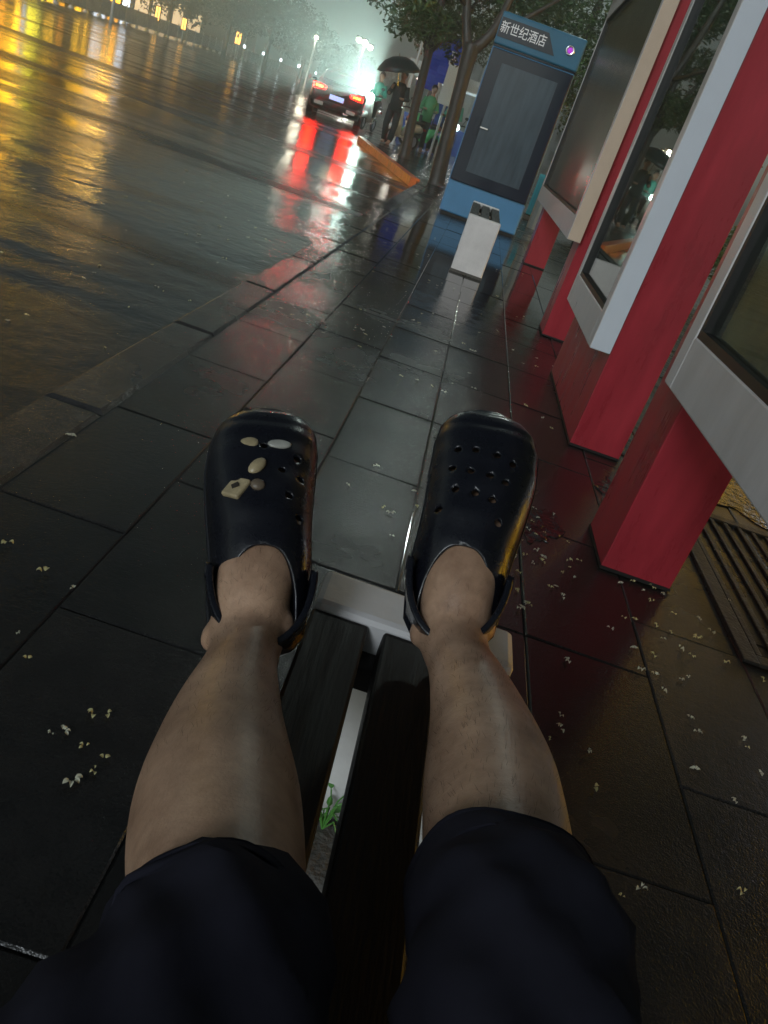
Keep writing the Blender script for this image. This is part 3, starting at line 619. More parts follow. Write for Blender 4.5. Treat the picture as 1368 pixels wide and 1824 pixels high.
scoot_cols = [mat('white_scooter_paint', (.6, .65, .63), .25, coat=.4), mat('green_scooter_paint', (.10, .5, .18), .25, coat=.4), mat('blue_scooter_paint', (.04, .12, .5), .25, coat=.4), mat('red_scooter_paint', (.5, .03, .03), .25, coat=.4)]
head_on = emis('headlight_lit', (.70, 1., .90), 120.); head_off = emis('headlight_dim', (.8, 1., .9), 6.)
def scooter(loc, rz, label, m, on):
    t = empty('scooter', loc, rz, label, 'scooter', 'electric scooters gathered on the forecourt')
    for y in (-.55, .6):
        w = MB(); rg = []
        for k in range(24): 
            a = k * math.pi / 12; c = Vector((0, y + .17 * math.cos(a), .215 + .17 * math.sin(a))); rad = Vector((0, math.cos(a), math.sin(a)))
            rg.append([c + rad * .045 * math.cos(u * math.pi / 4) + Vector((1, 0, 0)) * .045 * math.sin(u * math.pi / 4) for u in range(8)])
        rg.append(rg[0]); w.loft(rg, cap=False); w = w.build('wheel', tyre, t, True); MB().cyl((0, y, .215), .13, .04, 'X', 16).build('rim', rimm, w)
    b = MB(); b.tube([(0, -.75, .55), (0, -.5, .58), (0, -.15, .52), (0, -.05, .30)], [.08, .14, .13, .10], 12); b.box(-.14, -.1, .24, .14, .35, .30, .02); b.tube([(0, .32, .28), (0, .42, .55), (0, .46, .95)], [.14, .16, .11], 12)
    b.tube([(0, .35, .36), (0, .6, .45), (0, .82, .38)], [.05, .09, .03], 10); b.build('body', m, t, True)
    MB().box(-.13, -.72, .68, .13, -.08, .76, .035).build('seat', gasket, t)
    h = MB().tube([(-.33, .36, 1.02), (-.15, .42, 1.0), (0, .46, .97), (.15, .42, 1.0), (.33, .36, 1.02)], .016, 8).build('handlebar', gasket, t)
    for s_ in (-1, 1):
        MB().tube([(s_ * .2, .42, 1.01), (s_ * .27, .44, 1.18)], .007, 6).build('mirror_stem', gasket, h); MB().ell((s_ * .28, .44, 1.22), (.06, .015, .04)).build('mirror', gasket, h)
    MB().ell((0, .56, .93), (.12, .05, .10)).build('headlight', head_on if on else head_off, t, True)
    MB().box(-.10, -.86, .56, .10, -.80, .62, .01).build('tail_light', mat('dull_red_lens', (.4, .02, .02), .2), t)
    return t
S1 = scooter((-3.75, 27.2, 0.), R(172), 'scooter with dazzling white headlight shining past the dark car', scoot_cols[0], True)
figure('person', (-3.75, 27.45, 0), R(172), 'rider sitting behind the dazzling white headlight', cl_teal, cl_dark, 'sit', 'helmet', (.4, .42, .4))
sp = bpy.data.lights.new('headlight_beam', 'SPOT'); sp.energy = 5200; sp.color = (.72, 1., .92); sp.spot_size = R(38); sp.spot_blend = .15; sp.shadow_soft_size = .07
spo = bpy.data.objects.new('headlight_beam', sp); COL.objects.link(spo); spo.parent = S1; spo.location = (0, .64, .93); spo.rotation_euler = (R(105), 0, 0)
for (x, y, r, lab_, m) in [(-2.35, 24.2, 150, 'white scooter parked beside the walker with umbrella', scoot_cols[0]), (-2.0, 27.0, 120, 'green scooter parked behind the slim tree', scoot_cols[1]), (-1.3, 26.0, 200, 'blue scooter parked between the two street trees', scoot_cols[2]), (-.4, 28.0, 160, 'red scooter parked beyond the forked tree', scoot_cols[3]), (-2.9, 31.0, 190, 'hazy white scooter at the back of the forecourt', scoot_cols[0])]:
    scooter((x, y, 0), R(r), lab_, m, False)
figure('person', (-2.0, 25.6, 0), R(200), 'person in bright green vest standing by the parked scooters', cl_green, cl_dark, 'walk', None)
figure('person', (-1.2, 24.3, 0), R(150), 'person in teal raincoat standing between the two street trees', cl_teal, cl_teal, 'walk', None, (.10, .42, .32))
figure('person', (-1.75, 27.6, 0), R(170), 'person in blue jacket behind the parked scooters', cl_blue, cl_dark, 'walk', None)
figure('person', (-.55, 25.2, 0), R(220), 'person in white shirt right of the forked tree', cl_white, cl_dark, 'walk', None)

# flag poles, banners, stalls
bann = mat('blue_banner_cloth', (.02, .05, .42), .5, noise=.2, nscale=3)
P_ = empty('banner_pole', (-2.6, 24.6, 0), 0, 'slim pale pole standing in front of the blue banners', 'pole'); MB().tube([(0, 0, 0), (0, 0, 3.4)], [.045, .035], 10).build('pole', pole_m, P_); MB().tube([(0, 0, 0), (0, 0, .1)], [.1, .06], 10).build('pole_base', pole_m, P_)
wmark = mat('white_banner_mark', (.7, .72, .75), .5)
for i, (x, y, z, lab_) in enumerate([(-2.35, 26, 2.2, 'blue street banner hanging left of the slim tree trunk'), (-1.85, 25.6, 2.45, 'blue street banner with white strokes right of the slim tree trunk')]):
    t = empty('street_banner', (x, y, 0), R(5), lab_, 'banner', 'blue banners on poles')
    MB().tube([(.42, 0, 0), (.42, 0, 3.5)], [.05, .04], 10).build('pole', pole_m, t); MB().box(-.25, -.02, z + .62, .45, .02, z + .65).build('bracket', pole_m, t)
    bn = MB(); bn.loft([[(-.24, -.006 + .02 * math.sin(k), z + .6 - k * .1), (.36, -.006 + .02 * math.cos(k), z + .6 - k * .1), (.36, .006 + .02 * math.cos(k), z + .6 - k * .1), (-.24, .006 + .02 * math.sin(k), z + .6 - k * .1)] for k in range(13)]); bn = bn.build('cloth', bann, t)
    if i: 
        mk = MB()
        for (a0, c0, a1, c1) in ((.0, .30, .16, .33), (.02, .18, .05, .34), (.1, .14, .13, .32), (.0, .12, .17, .15), (.0, .0, .05, .1), (.1, -.02, .14, .09)): mk.box(a0, -.034, z + c0 - .1, a1, -.028, z + c1 - .1)
        mk.build('white_strokes', wmark, bn)
sw = empty('notice_board', (-1.55, 24.9, 0), R(8), 'white notice panel on a post beside the forked tree trunk', 'notice board')
MB().cyl((0, .05, 1.0), .035, 2., n=10).build('post', pole_m, sw); MB().box(-.22, 0, 1.35, .26, .03, 2.35, .005).build('panel', cl_white, sw)
# lit stall awning at the back
st = empty('market_stall', (-1.9, 33, 0), R(4), 'lit stall with pale awning at the back of the forecourt', 'stall')
for x in (-1.6, 1.6):
    for y in (-.8, .8): MB().cyl((x, y, 1.1), .03, 2.2, n=8).build('leg', pole_m, st)
MB().prism([(-1.8, -1.1, 2.15), (-1.8, 0, 2.55), (-1.8, 1.1, 2.15), (-1.8, 1.1, 2.1), (-1.8, 0, 2.5), (-1.8, -1.1, 2.1)], (3.6, 0, 0)).build('awning', cl_white, st)
MB().box(-1.5, -.7, .0, 1.5, .5, .85).build('counter', cl_blue, st, bev=.01)
bulbm = emis('stall_bulb', (1., .95, .8), 70.)
for x in (-1.3, -.75, .1, .9): MB().ell((x, -.9, 1.98 + .08 * math.sin(x * 5)), (.06, .06, .075)).build('bulb', bulbm, st, True)
l = bpy.data.lights.new('stall_light', 'POINT'); l.energy = 160; l.color = (.85, 1., .95); l.shadow_soft_size = .3; lo2 = bpy.data.objects.new('stall_light', l); COL.objects.link(lo2); lo2.parent = st; lo2.location = (0, -.6, 1.9)
# teal utility box and yellow board seen between cabinet and boards
tb = empty('utility_box', (1.22, 14.6, 0), R(-6), 'small teal utility box behind the right side of the blue cabinet', 'utility box')
MB().box(-.3, -.2, .08, .3, .2, .72).build('body', mat('teal_paint', (.04, .28, .34), .4), tb, bev=.015); MB().box(-.27, -.212, .12, .27, -.203, .68).build('door', mat('teal_door_paint', (.03, .22, .28), .4), tb); MB().box(-.32, -.22, 0, .32, .22, .07).build('plinth', foot_conc, tb)
yb = empty('yellow_sign', (1.35, 15.6, 0), R(-4), 'narrow yellow sign post behind the blue cabinet', 'sign')
MB().cyl((0, .03, .8), .03, 1.6, n=10).build('post', pole_m, yb); MB().box(-.09, -.02, .95, .09, .0, 1.55, .004).build('panel', mat('yellow_paint', (.55, .42, .04), .4), yb)
# far skyline block, lost in the haze
far = mat('hazy_facade', (.20, .20, .20), .8, noise=.2, nscale=.3)
for (x0, x1, y, h_, lab_) in [(-16, -6, 165, 14, 'distant hazy apartment block beyond the street lamps'), (-3, 12, 150, 17, 'distant hazy block behind the street trees')]:
    t = empty('apartment_block', (x0, y, ROAD), 0, lab_, 'building', 'distant blocks in the haze')
    MB().box(0, 0, 0, x1 - x0, 8, h_).build('wall', far, t)
    for k in range(int((x1 - x0) / 2.4)):
        for j in range(int(h_ / 3)): MB().box(.6 + k * 2.4, -.06, 1 + j * 3, 1.8 + k * 2.4, -.01, 2.5 + j * 3).build('window', carg, t)

# ================================================================== THE SITTER'S LEGS
skin = bpy.data.materials.new('skin'); skin.use_nodes = True
nt = skin.node_tree; p = nt.nodes['Principled BSDF']; geo = node(nt, 'ShaderNodeNewGeometry')
n1 = node(nt, 'ShaderNodeTexNoise'); n1.inputs['Scale'].default_value = 14; n1.inputs['Detail'].default_value = 7; n1.inputs['Roughness'].default_value = .65
n2 = node(nt, 'ShaderNodeTexNoise'); n2.inputs['Scale'].default_value = 420; n2.inputs['Detail'].default_value = 3
cr = node(nt, 'ShaderNodeValToRGB'); cr.color_ramp.elements[0].color = (.28, .168, .108, 1); cr.color_ramp.elements[1].color = (.57, .375, .255, 1); cr.color_ramp.elements[0].position = .3; cr.color_ramp.elements[1].position = .7
nt.links.new(geo.outputs['Position'], n1.inputs['Vector']); nt.links.new(geo.outputs['Position'], n2.inputs['Vector']); nt.links.new(n1.outputs['Fac'], cr.inputs[0]); nt.links.new(cr.outputs[0], p.inputs['Base Color'])
p.inputs['Roughness'].default_value = .40; p.inputs['Specular IOR Level'].default_value = .5; p.inputs['Coat Weight'].default_value = .0; p.inputs['Coat Roughness'].default_value = .3; p.inputs['Subsurface Weight'].default_value = .12; p.inputs['Subsurface Radius'].default_value = (.012, .005, .003); p.inputs['Subsurface Scale'].default_value = .6
n3 = node(nt, 'ShaderNodeTexNoise'); n3.inputs['Scale'].default_value = 110; n3.inputs['Detail'].default_value = 5; nt.links.new(geo.outputs['Position'], n3.inputs['Vector'])
c3 = node(nt, 'ShaderNodeValToRGB'); c3.color_ramp.elements[0].position = .34; c3.color_ramp.elements[1].position = .60; c3.color_ramp.elements[0].color = (.66, .58, .54, 1); c3.color_ramp.elements[1].color = (1.06, 1.02, 1, 1)
m3 = node(nt, 'ShaderNodeMix', data_type='RGBA', blend_type='MULTIPLY'); m3.inputs[0].default_value = .22
nt.links.new(n3.outputs['Fac'], c3.inputs[0]); nt.links.new(cr.outputs[0], m3.inputs[6]); nt.links.new(c3.outputs[0], m3.inputs[7]); nt.links.new(m3.outputs[2], p.inputs['Base Color'])
bb = node(nt, 'ShaderNodeBump'); bb.inputs['Strength'].default_value = .4; bb.inputs['Distance'].default_value = .001; nt.links.new(n2.outputs['Fac'], bb.inputs['Height']); nt.links.new(bb.outputs[0], p.inputs['Normal'])

def V(px, py, dep):                      # measured point of the pose: view direction and depth
    return CAMP + (RMm @ Vector(((px - 684) / 1450, (py - 912) / 1450, 1))) * dep
#            axis point           half width, half thickness
LEG_L = [(V(478, 790, .965), .040, .016), (V(475, 880, .925), .046, .026), (V(464, 985, .875), .045, .034), (V(450, 1060, .845), .040, .040), (V(441, 1130, .825), .0385, .040), (V(430, 1180, .785), .0345, .040), (V(407, 1270, .705), .046, .050), (V(396, 1340, .65), .0535, .056), (V(389, 1420, .59), .059, .060), (V(386, 1500, .54), .0585, .058), (V(388, 1600, .478), .052, .050), (V(372, 1720, .425), .045, .044), (Vector((-.03, .10, .545)), .056, .055), (Vector((-.03, -.06, .545)), .075, .075)]
LEG_R = [(V(862, 790, .995), .040, .016), (V(853, 880, .955), .046, .026), (V(830, 985, .905), .044, .034), (V(815, 1060, .88), .0395, .040), (V(807, 1130, .865), .0375, .040), (V(819, 1180, .83), .0335, .040), (V(836, 1225, .79), .0385, .044), (V(857, 1300, .73), .0465, .052), (V(872, 1380, .665), .0535, .057), (V(880, 1450, .615), .0545, .056), (V(892, 1560, .54), .0515, .051), (V(918, 1700, .46), .045, .044), (Vector((.16, .12, .565)), .056, .055), (Vector((.14, -.06, .545)), .075, .075)]
def limb_rings(rows, n=28, sub=5, k=1.0, add=0.):
    rows = crom([[*c, a, t] for c, a, t in rows], sub); out = []
    for i, r in enumerate(rows):
        c = Vector(r[:3]); t = (Vector(rows[min(i + 1, len(rows) - 1)][:3]) - Vector(rows[max(i - 1, 0)][:3])).normalized()
        up = (CAMP - c); up = (up - t * up.dot(t))
        up = (Vector((0, -.35, 1)) - t * Vector((0, -.35, 1)).dot(t)).normalized() if up.length < .05 else up.normalized()
        s = t.cross(up)
        ring = []
        for j in range(n):
            a = j * 2 * math.pi / n; ca, sa = math.cos(a), math.sin(a)
            crest = 1 + .02 * max(0, sa) ** 4                   # the shin's front edge
            ring.append(c + s * (r[3] * k + add) * ca + up * (r[4] * k + add) * sa * crest)
        out.append(ring)
    return out
PR = empty('person', (.06, -.05, .43), 0, 'seated person with bare legs stretched along the bench in navy shorts and black clogs', 'person')
b = MB(); b.loft(limb_rings(LEG_L)); b.loft(limb_rings(LEG_R))
b.ell((.055, -.07, .555), (.17, .12, .115))
for (q, r) in [(V(379, 1133, .835), (.013, .016, .018)), (V(505, 1118, .835), (.012, .016, .018)), (V(750, 1125, .87), (.013, .016, .018)), (V(866, 1120, .88), (.011, .015, .016)),
               (V(452, 1175, .86), (.028, .028, .028)), (V(800, 1165, .90), (.028, .028, .028)), (V(400, 1480, .52), (.02, .02, .012))]: b.ell(q, r)
body = b.build('person_body', skin, PR, True); body.parent = None
md = body.modifiers.new('r', 'REMESH'); md.mode = 'VOXEL'; md.voxel_size = .0042; md.use_smooth_shade = True
md = body.modifiers.new('s', 'SMOOTH'); md.factor = .5; md.iterations = 10
bake(body)
def par(o, p): o.parent = p; o.matrix_parent_inverse = Matrix.Translation(p.location).inverted(); return o
par(body, PR)

hm = mat('leg_hair', (.045, .028, .018), .5); rh = random.Random(5); me_ = body.data; H = MB()
polys = [f for f in me_.polygons if f.center.y < .74 and f.center.y > .40 and (CAMP - f.center).dot(f.normal) > 0]
for _ in range(900):
    f = rh.choice(polys); c0 = f.center + Vector((rh.gauss(0, .001), rh.gauss(0, .001), 0)); nn = f.normal
    d0 = Vector((rh.gauss(0, .35), 1, rh.gauss(-.1, .3))); d0 = (d0 - nn * d0.dot(nn)).normalized(); L0 = rh.uniform(.004, .010); sd = d0.cross(nn).normalized() * .0001
    m0 = c0 + d0 * L0 * .5 + nn * .0018; e0 = c0 + d0 * L0 + nn * .0022 + sd * rh.uniform(-8, 8)
    v = [H.bm.verts.new(q) for q in (c0 - sd, c0 + sd, m0 + sd * .8, m0 - sd * .8, e0)]
    H.bm.faces.new((v[0], v[1], v[2], v[3])); H.bm.faces.new((v[3], v[2], v[4]))
par(H.build('leg_hair', hm, None, recalc=False), PR)

# shorts: two loose legs and a seat, cloth with folds
cloth = mat('navy_shorts_cloth', (.018, .018, .028), .9, noise=.35, nscale=7, bump=.06, bscale=1400, spec=.15)
def fold(p, s):
    a = (1 - 2 * abs(math.sin(p.y * 36 + p.x * 42 + 1.6 * math.sin(p.x * 23 + s) + s))) * .5 + (1 - 2 * abs(math.sin(p.y * 60 - p.x * 52 + p.z * 30 + s * 2 + 1.5 * math.sin(p.y * 19)))) * .28
    return a
def shorts_leg(hem_dx, hem_up, rows, seed):
    rings = []
    rr = crom([[*c, a, t] for c, a, t in rows], 10); N = 48
    for i, r in enumerate(rr):
        c = Vector(r[:3]); t = (Vector(rr[min(i + 1, len(rr) - 1)][:3]) - Vector(rr[max(i - 1, 0)][:3])).normalized()
        u0 = Vector((0, -.45, 1)); up = (u0 - t * u0.dot(t)).normalized(); s = t.cross(up); ring = []
        for j in range(N):
            a = j * 2 * math.pi / N; q = c + s * r[3] * math.cos(a) + up * r[4] * math.sin(a)
            nrm = (q - c).normalized(); w = .0075 * fold(q, seed) * min(1, .03 + max(0, i - 2) * .05) + .002 + .0016 * math.sin(a * 5 + seed)
            ring.append(q + nrm * w - t * (hem_dx * math.cos(a) - hem_up * math.sin(a)) * max(0, 1 - i / 16))
        rings.append(ring)
    inner = [[v + (sum((Vector(x) for x in rings[0]), Vector()) / len(rings[0]) - v) * .06 for v in rings[0]]]
    deep = [[v + (sum((Vector(x) for x in rings[2]), Vector()) / len(rings[2]) - v) * .06 for v in rings[2]]]
    lip = [[v + (sum((Vector(x) for x in rings[1]), Vector()) / len(rings[1]) - v) * -.022 for v in rings[1]]]
    return deep + inner + rings[:1] + lip + rings[2:]
hemL = [(V(389, 1695, .441), .0575, .060), (V(378, 1715, .428), .059, .063), (V(362, 1785, .397), .063, .063), (Vector((-.025, .12, .55)), .078, .074), (Vector((-.01, -.05, .545)), .10, .095)]
hemR = [(V(893, 1600, .518), .0575, .059), (V(904, 1640, .493), .059, .061), (V(926, 1740, .443), .061, .062), (Vector((.157, .14, .57)), .070, .07), (Vector((.12, -.05, .55)), .10, .095)]
b = MB()
b.loft(shorts_leg(0, .017, hemL, 1.3), cap=False); b.loft(shorts_leg(.016, .012, hemR, 4.1), cap=False); b.ell((.055, -.08, .55), (.19, .14, .125), 28, 16)
sh_ = b.build('shorts', cloth, PR, True); par(sh_, PR)

# clogs --------------------------------------------------------------
clogm = mat('black_clog_foam', (.0065, .0072, .0115), .30, coat=.22, bump=.07, bscale=340, rvar=.12, nscale=26)
charm_y = mat('cream_charm', (.42, .34, .20), .35, noise=.35, nscale=60, coat=.4); charm_d = mat('dark_charm_print', (.02, .015, .01), .4)
def W_(u):                                   # half width along the foot, u = 0 heel .. 1 toe
    pts = [(0, .0), (.010, .020), (.035, .036), (.09, .047), (.18, .0505), (.4, .0535), (.55, .0565), (.7, .0600), (.82, .0595), (.9, .054), (.95, .043), (.98, .028), (.994, .015), (1, .0)]
    for (a, x), (c, y) in zip(pts, pts[1:]):
        if u <= c: t = (u - a) / (c - a); return x + (y - x) * t
    return 0
def Hh(u):
    pts = [(0, .046), (.1, .058), (.35, .074), (.45, .075), (.55, .071), (.7, .060), (.82, .050), (.92, .037), (.98, .022), (1, .010)]
    for (a, x), (c, y) in zip(pts, pts[1:]):
        if u <= c: t = (u - a) / (c - a); t = t * t * (3 - 2 * t); return x + (y - x) * t
    return .01
def clog(name, heel, toe, sole_n, side_flip, label, holes, L):
    y = (toe - heel).normalized(); z = (sole_n - y * sole_n.dot(y)).normalized(); x = y.cross(z)
    M = Matrix([[x[i], y[i], z[i], heel[i]] for i in range(3)] + [[0, 0, 0, 1]])
    NU, NT = 72, 22
    UO = .315
    us = sorted(set([.5 - .5 * math.cos(math.pi * i / NU) for i in range(NU + 1)] + [UO - .24 * (k / 16) ** 2 for k in range(17)]))
    us = [u for i, u in enumerate(us) if i == 0 or u - us[i - 1] > 2e-4 or u == 1]
    NU = len(us) - 1
    bm = bmesh.new(); grid = {}
    def top(u):                               # how far up the shell reaches
        if u >= UO: return 1.
        wall = .46; t = max(0, (u - .07) / (UO - .07)); return 1 - (1 - wall) * (1 - t ** 1.15) ** .55
    for i, u in enumerate(us):
        for s in (-1, 1):
            for j in range(NT + 1):
                f = top(u) * j / NT; a = f * math.pi / 2; e = .72
                w = W_(u) * (max(0, math.cos(a)) ** e) * (1.0 + .05 * (1 - f)); h = .012 + Hh(u) * (math.sin(a) ** .80)
                # raised toe bumper
                rb = max(0, 1 - abs(u - .90) / .022) * .0022 * (1 if f > .2 else f / .2); h += rb; 
                skew = .007 * math.sin(math.pi * min(1, max(0, (u - .35) / .65))) * side_flip
                grid[i, s, j] = bm.verts.new((s * w + skew, u * L, h))
    for i in range(NU):
        for s in (-1, 1):
            for j in range(NT):
                q = [grid[i, s, j], grid[i + 1, s, j], grid[i + 1, s, j + 1], grid[i, s, j + 1]]
                try: bm.faces.new(q if s > 0 else list(reversed(q)))
                except ValueError: pass
    bmesh.ops.remove_doubles(bm, verts=bm.verts, dist=.0003)
    bmesh.ops.dissolve_degenerate(bm, edges=bm.edges, dist=.0001)
    bmesh.ops.recalc_face_normals(bm, faces=bm.faces)
    # make sure normals point outward
    f0 = max(bm.faces, key=lambda f: f.calc_center_median().z)
    if f0.normal.z < 0: bmesh.ops.reverse_faces(bm, faces=bm.faces)
    me = bpy.data.meshes.new(name); bm.to_mesh(me); bm.free(); me.materials.append(clogm)
    for f in me.polygons: f.use_smooth = True
    o = bpy.data.objects.new(name, me); COL.objects.link(o)
    md = o.modifiers.new('s', 'SOLIDIFY'); md.thickness = .0045; md.offset = -1
    cut = None
    if holes:
        c = MB()
        for (hx, hu) in holes: c.tube([(hx, hu * L, .02), (hx, hu * L, .11)], .0042, 14)
        cut = c.build('cutter', None)
        md = o.modifiers.new('b', 'BOOLEAN'); md.operation = 'DIFFERENCE'; md.object = cut; md.solver = 'EXACT'
    bake(o)
    if cut: bpy.data.objects.remove(cut)
    for f in o.data.polygons: f.use_smooth = True
    o.matrix_world = M; M0 = M.copy(); o.parent = PR; o.matrix_parent_inverse = Matrix.Translation(PR.location).inverted()
    o['label'] = label
    def sub(mb, nm, m, smooth=True, bev=0):
        q = mb.build(nm, m, o, smooth, bev); return q
    # sole
    rings = []
    for dz, g in ((-.012, .90), (-.010, .97), (0, 1.05), (.008, 1.07), (.013, 1.06)):
        ring = []
        for s in (1, -1):
            seq = us if s > 0 else list(reversed(us))
            for u in seq[(0 if s > 0 else 1):(None if s > 0 else -1)]:
                skew = .007 * math.sin(math.pi * min(1, max(0, (u - .35) / .65))) * side_flip
                ring.append((s * (W_(u) * g + .001) + skew, L * (.5 + (u - .5) * (1.0 + (g - 1) * .35)), dz + .006 * max(0, (u - .8) / .2) ** 2))
        rings.append(ring)
    sb = MB(); sb.loft(rings); sub(sb, 'sole', clogm)
    # heel strap, pushed back round the heel
    sr = []; n = 30
    for k in range(n + 1):
        a = math.pi * k / n; sx = .0535 * math.cos(a); sy = .25 * L - math.sin(a) * (.25 * L + .010); sz = .052 + .010 * math.sin(a)
        nx = Vector((math.cos(a), -math.sin(a) * .8, 0)).normalized()
        c = Vector((sx, sy, sz)); h = .017; w = .0036
        sr.append([c + nx * w + Vector((0, 0, h)), c - nx * w + Vector((0, 0, h)), c - nx * w - Vector((0, 0, h)), c + nx * w - Vector((0, 0, h))])
    stp = MB(); stp.loft(sr); st_ = sub(stp, 'heel_strap', clogm, False, .002)
    for s in (-1, 1): sub(MB().cyl((s * .0550, .25 * L, .052), .0085, .007, 'X', 18), 'strap_rivet', clogm, True).parent = o
    return o, M, L
HOLES = [(-.028, .725), (-.008, .73), (.017, .722), (.036, .70), (-.030, .635), (-.009, .625), (.013, .62), (.031, .605), (.0, .53), (.020, .515), (-.022, .535), (-.036, .45), (.030, .43)]
HOLES_L = [(-.008, .735), (.030, .70), (.013, .63), (.034, .61), (.022, .52), (.034, .44)]
def nrm(c): return (CAMP - c).normalized()
hL, tL = V(452, 1172, .865), V(482, 748, 1.0); hR, tR = V(790, 1158, .905), V(868, 750, 1.02)
nL = nrm((hL + tL) / 2) + Vector((.02, 0, .12)); nR = nrm((hR + tR) / 2) + Vector((.0, 0, .12))
LL = (tL - hL).length; LR = (tR - hR).length
print('clog lengths', LL, LR)
cL, ML, _ = clog('clog', hL, tL, nL, -1, 'black clog with cream charms pinned on it', HOLES_L, LL)
cR, MR_, _ = clog('clog', hR, tR, nR, 1, 'black clog without charms showing its vent holes', HOLES, LR)
def charm(mb, nm, m, smooth=False, bev=.0012): return mb.build(nm, m, cL, smooth, bev)
zt = lambda u, x=0.: .012 + Hh(u) * (max(0., 1 - (abs(x) / W_(u)) ** 2.2)) ** .45
Rc = lambda x, y, z: Euler((R(x), R(y), R(z))).to_matrix()
charm(MB().obox((-.034, .535 * LL, zt(.535, .036) + .008), (.023, .027, .007), Rc(-4, -30, -28), .0025), 'charm', charm_y)
charm(MB().obox((-.0355, .537 * LL, zt(.535, .036) + .0125), (.008, .005, .0015), Rc(-4, -30, 20)), 'charm_mark', charm_d, bev=0)
charm(MB().ell((-.014, .63 * LL, zt(.63, .014) + .003), (.0075, .0125, .005), 14, 9, Rc(0, -8, -38)), 'charm', charm_y, True, 0)
charm(MB().ell((-.012, .545 * LL, zt(.545, .012) + .002), (.008, .007, .004), 14, 9), 'charm', mat('brown_charm', (.13, .10, .07), .4), True, 0)
charm(MB().ell((-.026, .745 * LL, zt(.745, .026) + .001), (.0125, .009, .0035), 16, 9, Rc(-10, -18, 6)), 'charm', charm_y, True, 0)
charm(MB().ell((.009, .750 * LL, zt(.75, .009) + .001), (.0135, .0065, .0032), 16, 9, Rc(-12, 4, 4)), 'charm', mat('pale_charm', (.40, .40, .36), .3, noise=.3, nscale=60, coat=.4), True, 0)

# ================================================================== FALLEN BLOSSOM, WEED, LEAVES
pet_w = mat('fallen_blossom', (.62, .62, .48), .45, noise=.25, nscale=120); pet_y = mat('fallen_blossom_yellowed', (.55, .52, .26), .45, noise=.25, nscale=120)
protos = []
for k in range(5):
    r = random.Random(50 + k); bm = bmesh.new()
    for q in range(r.choice((2, 3, 3, 4))):
        a = r.uniform(0, 6.28); L = r.uniform(.006, .010); w = L * r.uniform(.5, .8); c = Vector((math.cos(a) * .004, math.sin(a) * .004, .0015)); d = Vector((math.cos(a), math.sin(a), 0)); s = Vector((-d.y, d.x, 0)); rows = []
        for i in range(5):
            t = i / 4; ww = w * math.sin(math.pi * (.12 + .8 * t)) * .6; lift = .004 * math.sin(math.pi * t) * r.uniform(.6, 1.2)
            rows.append([c + d * L * t + s * ww * e + Vector((0, 0, lift + abs(e) * .002)) for e in (-1, 0, 1)])
        vs = [[bm.verts.new(p) for p in row] for row in rows]
        for x, y in zip(vs, vs[1:]):
            for i in range(2): bm.faces.new((x[i], x[i + 1], y[i + 1], y[i]))
    me = bpy.data.meshes.new('fallen_blossom'); bm.to_mesh(me); bm.free(); me.materials.append(pet_w if k < 3 else pet_y)
    for f in me.polygons: f.use_smooth = True
    protos.append(me)
# ground spots read off the photograph's pavement (x, y in metres)
pix = [(12, 968), (78, 1023), (130, 1052), (48, 1178), (168, 1275), (188, 1275), (92, 1308), (112, 1306), (150, 1334), (185, 1356), (168, 1376), (127, 1392), (617, 866), (668, 833), (680, 905), (695, 915), (740, 905), (737, 878), (755, 928), (697, 957), (950, 908), (958, 925), (985, 918), (968, 950), (940, 945), (935, 992), (948, 1005), (1010, 968), (1030, 1000), (1015, 1014), (925, 1022), (965, 995), (1105, 1042), (1128, 1040), (1145, 1055), (1160, 1048), (1180, 1060), (1110, 1102), (1130, 1108), (1165, 1170), (1225, 1208), (1165, 1205), (1180, 1140), (1240, 1306), (1325, 1322), (1308, 1430), (1055, 1405), (995, 1300), (1045, 1340), (980, 1320), (1105, 1600), (1138, 1585), (1322, 1594), (940, 1080), (918, 1055), (925, 1085), (1000, 1065), (1020, 1030), (1240, 1140), (1290, 1180), (1170, 1118), (645, 590), (650, 598), (548, 563), (735, 572), (745, 576), (770, 560), (812, 580), (790, 700), (770, 690), (805, 685), (985, 655), (955, 640), (640, 620), (125, 780), (965, 745), (30, 1130), (1360, 1215), (1095, 1000), (1200, 1095), (930, 965), (915, 935)]
def gpt(px, py):
    d = RMm @ Vector(((px - 684) / 1450, (py - 912) / 1450, 1)); t = -.95 / d.z; return CAMP + d * t
spots = [gpt(*q) for q in pix]
for _ in range(20): spots.append(Vector((rnd.gauss(.5, .13), rnd.gauss(1.95, .25), 0)))
for _ in range(20): spots.append(Vector((rnd.gauss(.85, .2), rnd.gauss(1.7, .3), 0)))
for _ in range(60): spots.append(Vector((rnd.uniform(-.7, .65), rnd.uniform(3.2, 8), 0)))
for _ in range(14): spots.append(Vector((rnd.uniform(.95, 1.5), rnd.uniform(1.5, 4), 0)))
for _ in range(60): spots.append(Vector((KX - .05 - abs(rnd.gauss(0, .9)), rnd.uniform(2, 8), ROAD - .004)))
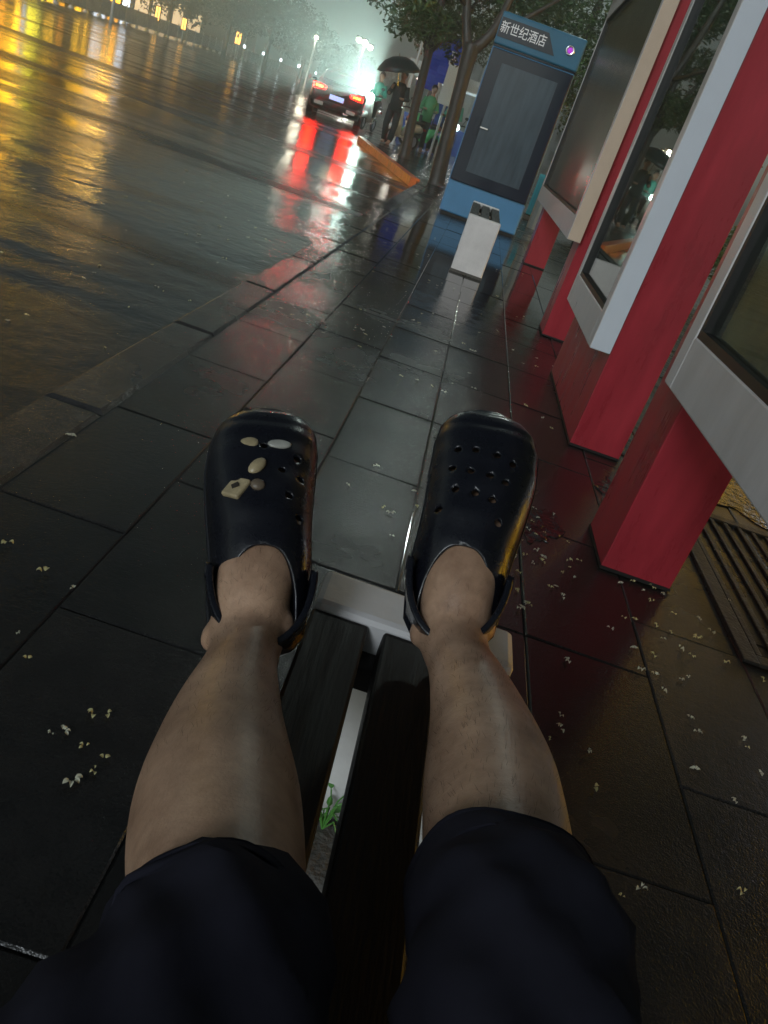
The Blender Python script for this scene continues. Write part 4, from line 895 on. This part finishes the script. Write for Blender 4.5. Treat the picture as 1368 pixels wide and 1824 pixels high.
for i, q in enumerate(spots):
    if -.03 < q.x < .24 and -.8 < q.y < .9: continue
    o = bpy.data.objects.new('fallen_blossom', rnd.choice(protos)); COL.objects.link(o)
    o.location = (q.x, q.y, q.z + .0035); o.rotation_euler = (rnd.uniform(-.15, .15), rnd.uniform(-.15, .15), rnd.uniform(0, 6.3)); k = rnd.uniform(.5, 1.15); o.scale = (k, k, k)
    tag(o, 'small pale fallen blossom lying on the wet ground', 'fallen blossom', 'fallen blossoms scattered on the wet ground')
weedm = mat('weed_leaf', (.10, .30, .06), .4, noise=.3, nscale=60)
wd = empty('weed_plant', (.083, .772, .125), 0, 'small green weed growing under the bench between the slats', 'weed')
r = random.Random(9); m = MB(); stn = MB()
for k in range(16):
    a = r.uniform(0, 6.28); rad = r.uniform(.005, .028); h = r.uniform(.015, .055); base = Vector((0, 0, 0)); tip = Vector((rad * math.cos(a), rad * math.sin(a) * 1.3, h))
    stn.tube([base, tip * .5 + Vector((0, 0, .02)), tip], .0012, 5)
    d = Vector((math.cos(a), math.sin(a), r.uniform(-.2, .6))).normalized(); s = d.cross(Vector((0, 0, 1))).normalized(); L = r.uniform(.014, .022)
    pts = [tip, tip + d * L * .35 + s * L * .28, tip + d * L * .75 + s * L * .2, tip + d * L, tip + d * L * .75 - s * L * .2, tip + d * L * .35 - s * L * .28]
    m.bm.faces.new([m.bm.verts.new(p) for p in pts])
m.build('leaves', weedm, wd, recalc=False); stn.build('stems', weedm, wd)

# ================================================================== RAIN HAZE
hz = bpy.data.materials.new('rain_haze'); hz.use_nodes = True; nt = hz.node_tree; nt.nodes.clear()
pv = node(nt, 'ShaderNodeVolumePrincipled'); pv.inputs['Color'].default_value = (.86, .95, .92, 1); pv.inputs['Density'].default_value = .0075; pv.inputs['Anisotropy'].default_value = .72
oo = node(nt, 'ShaderNodeOutputMaterial'); nt.links.new(pv.outputs[0], oo.inputs['Volume'])
b = MB(); b.box(-70, -14, -1.2, 36, 215, 18.5); tag(b.build('haze', hz), 'thin rain haze over the street', None, kind='stuff')
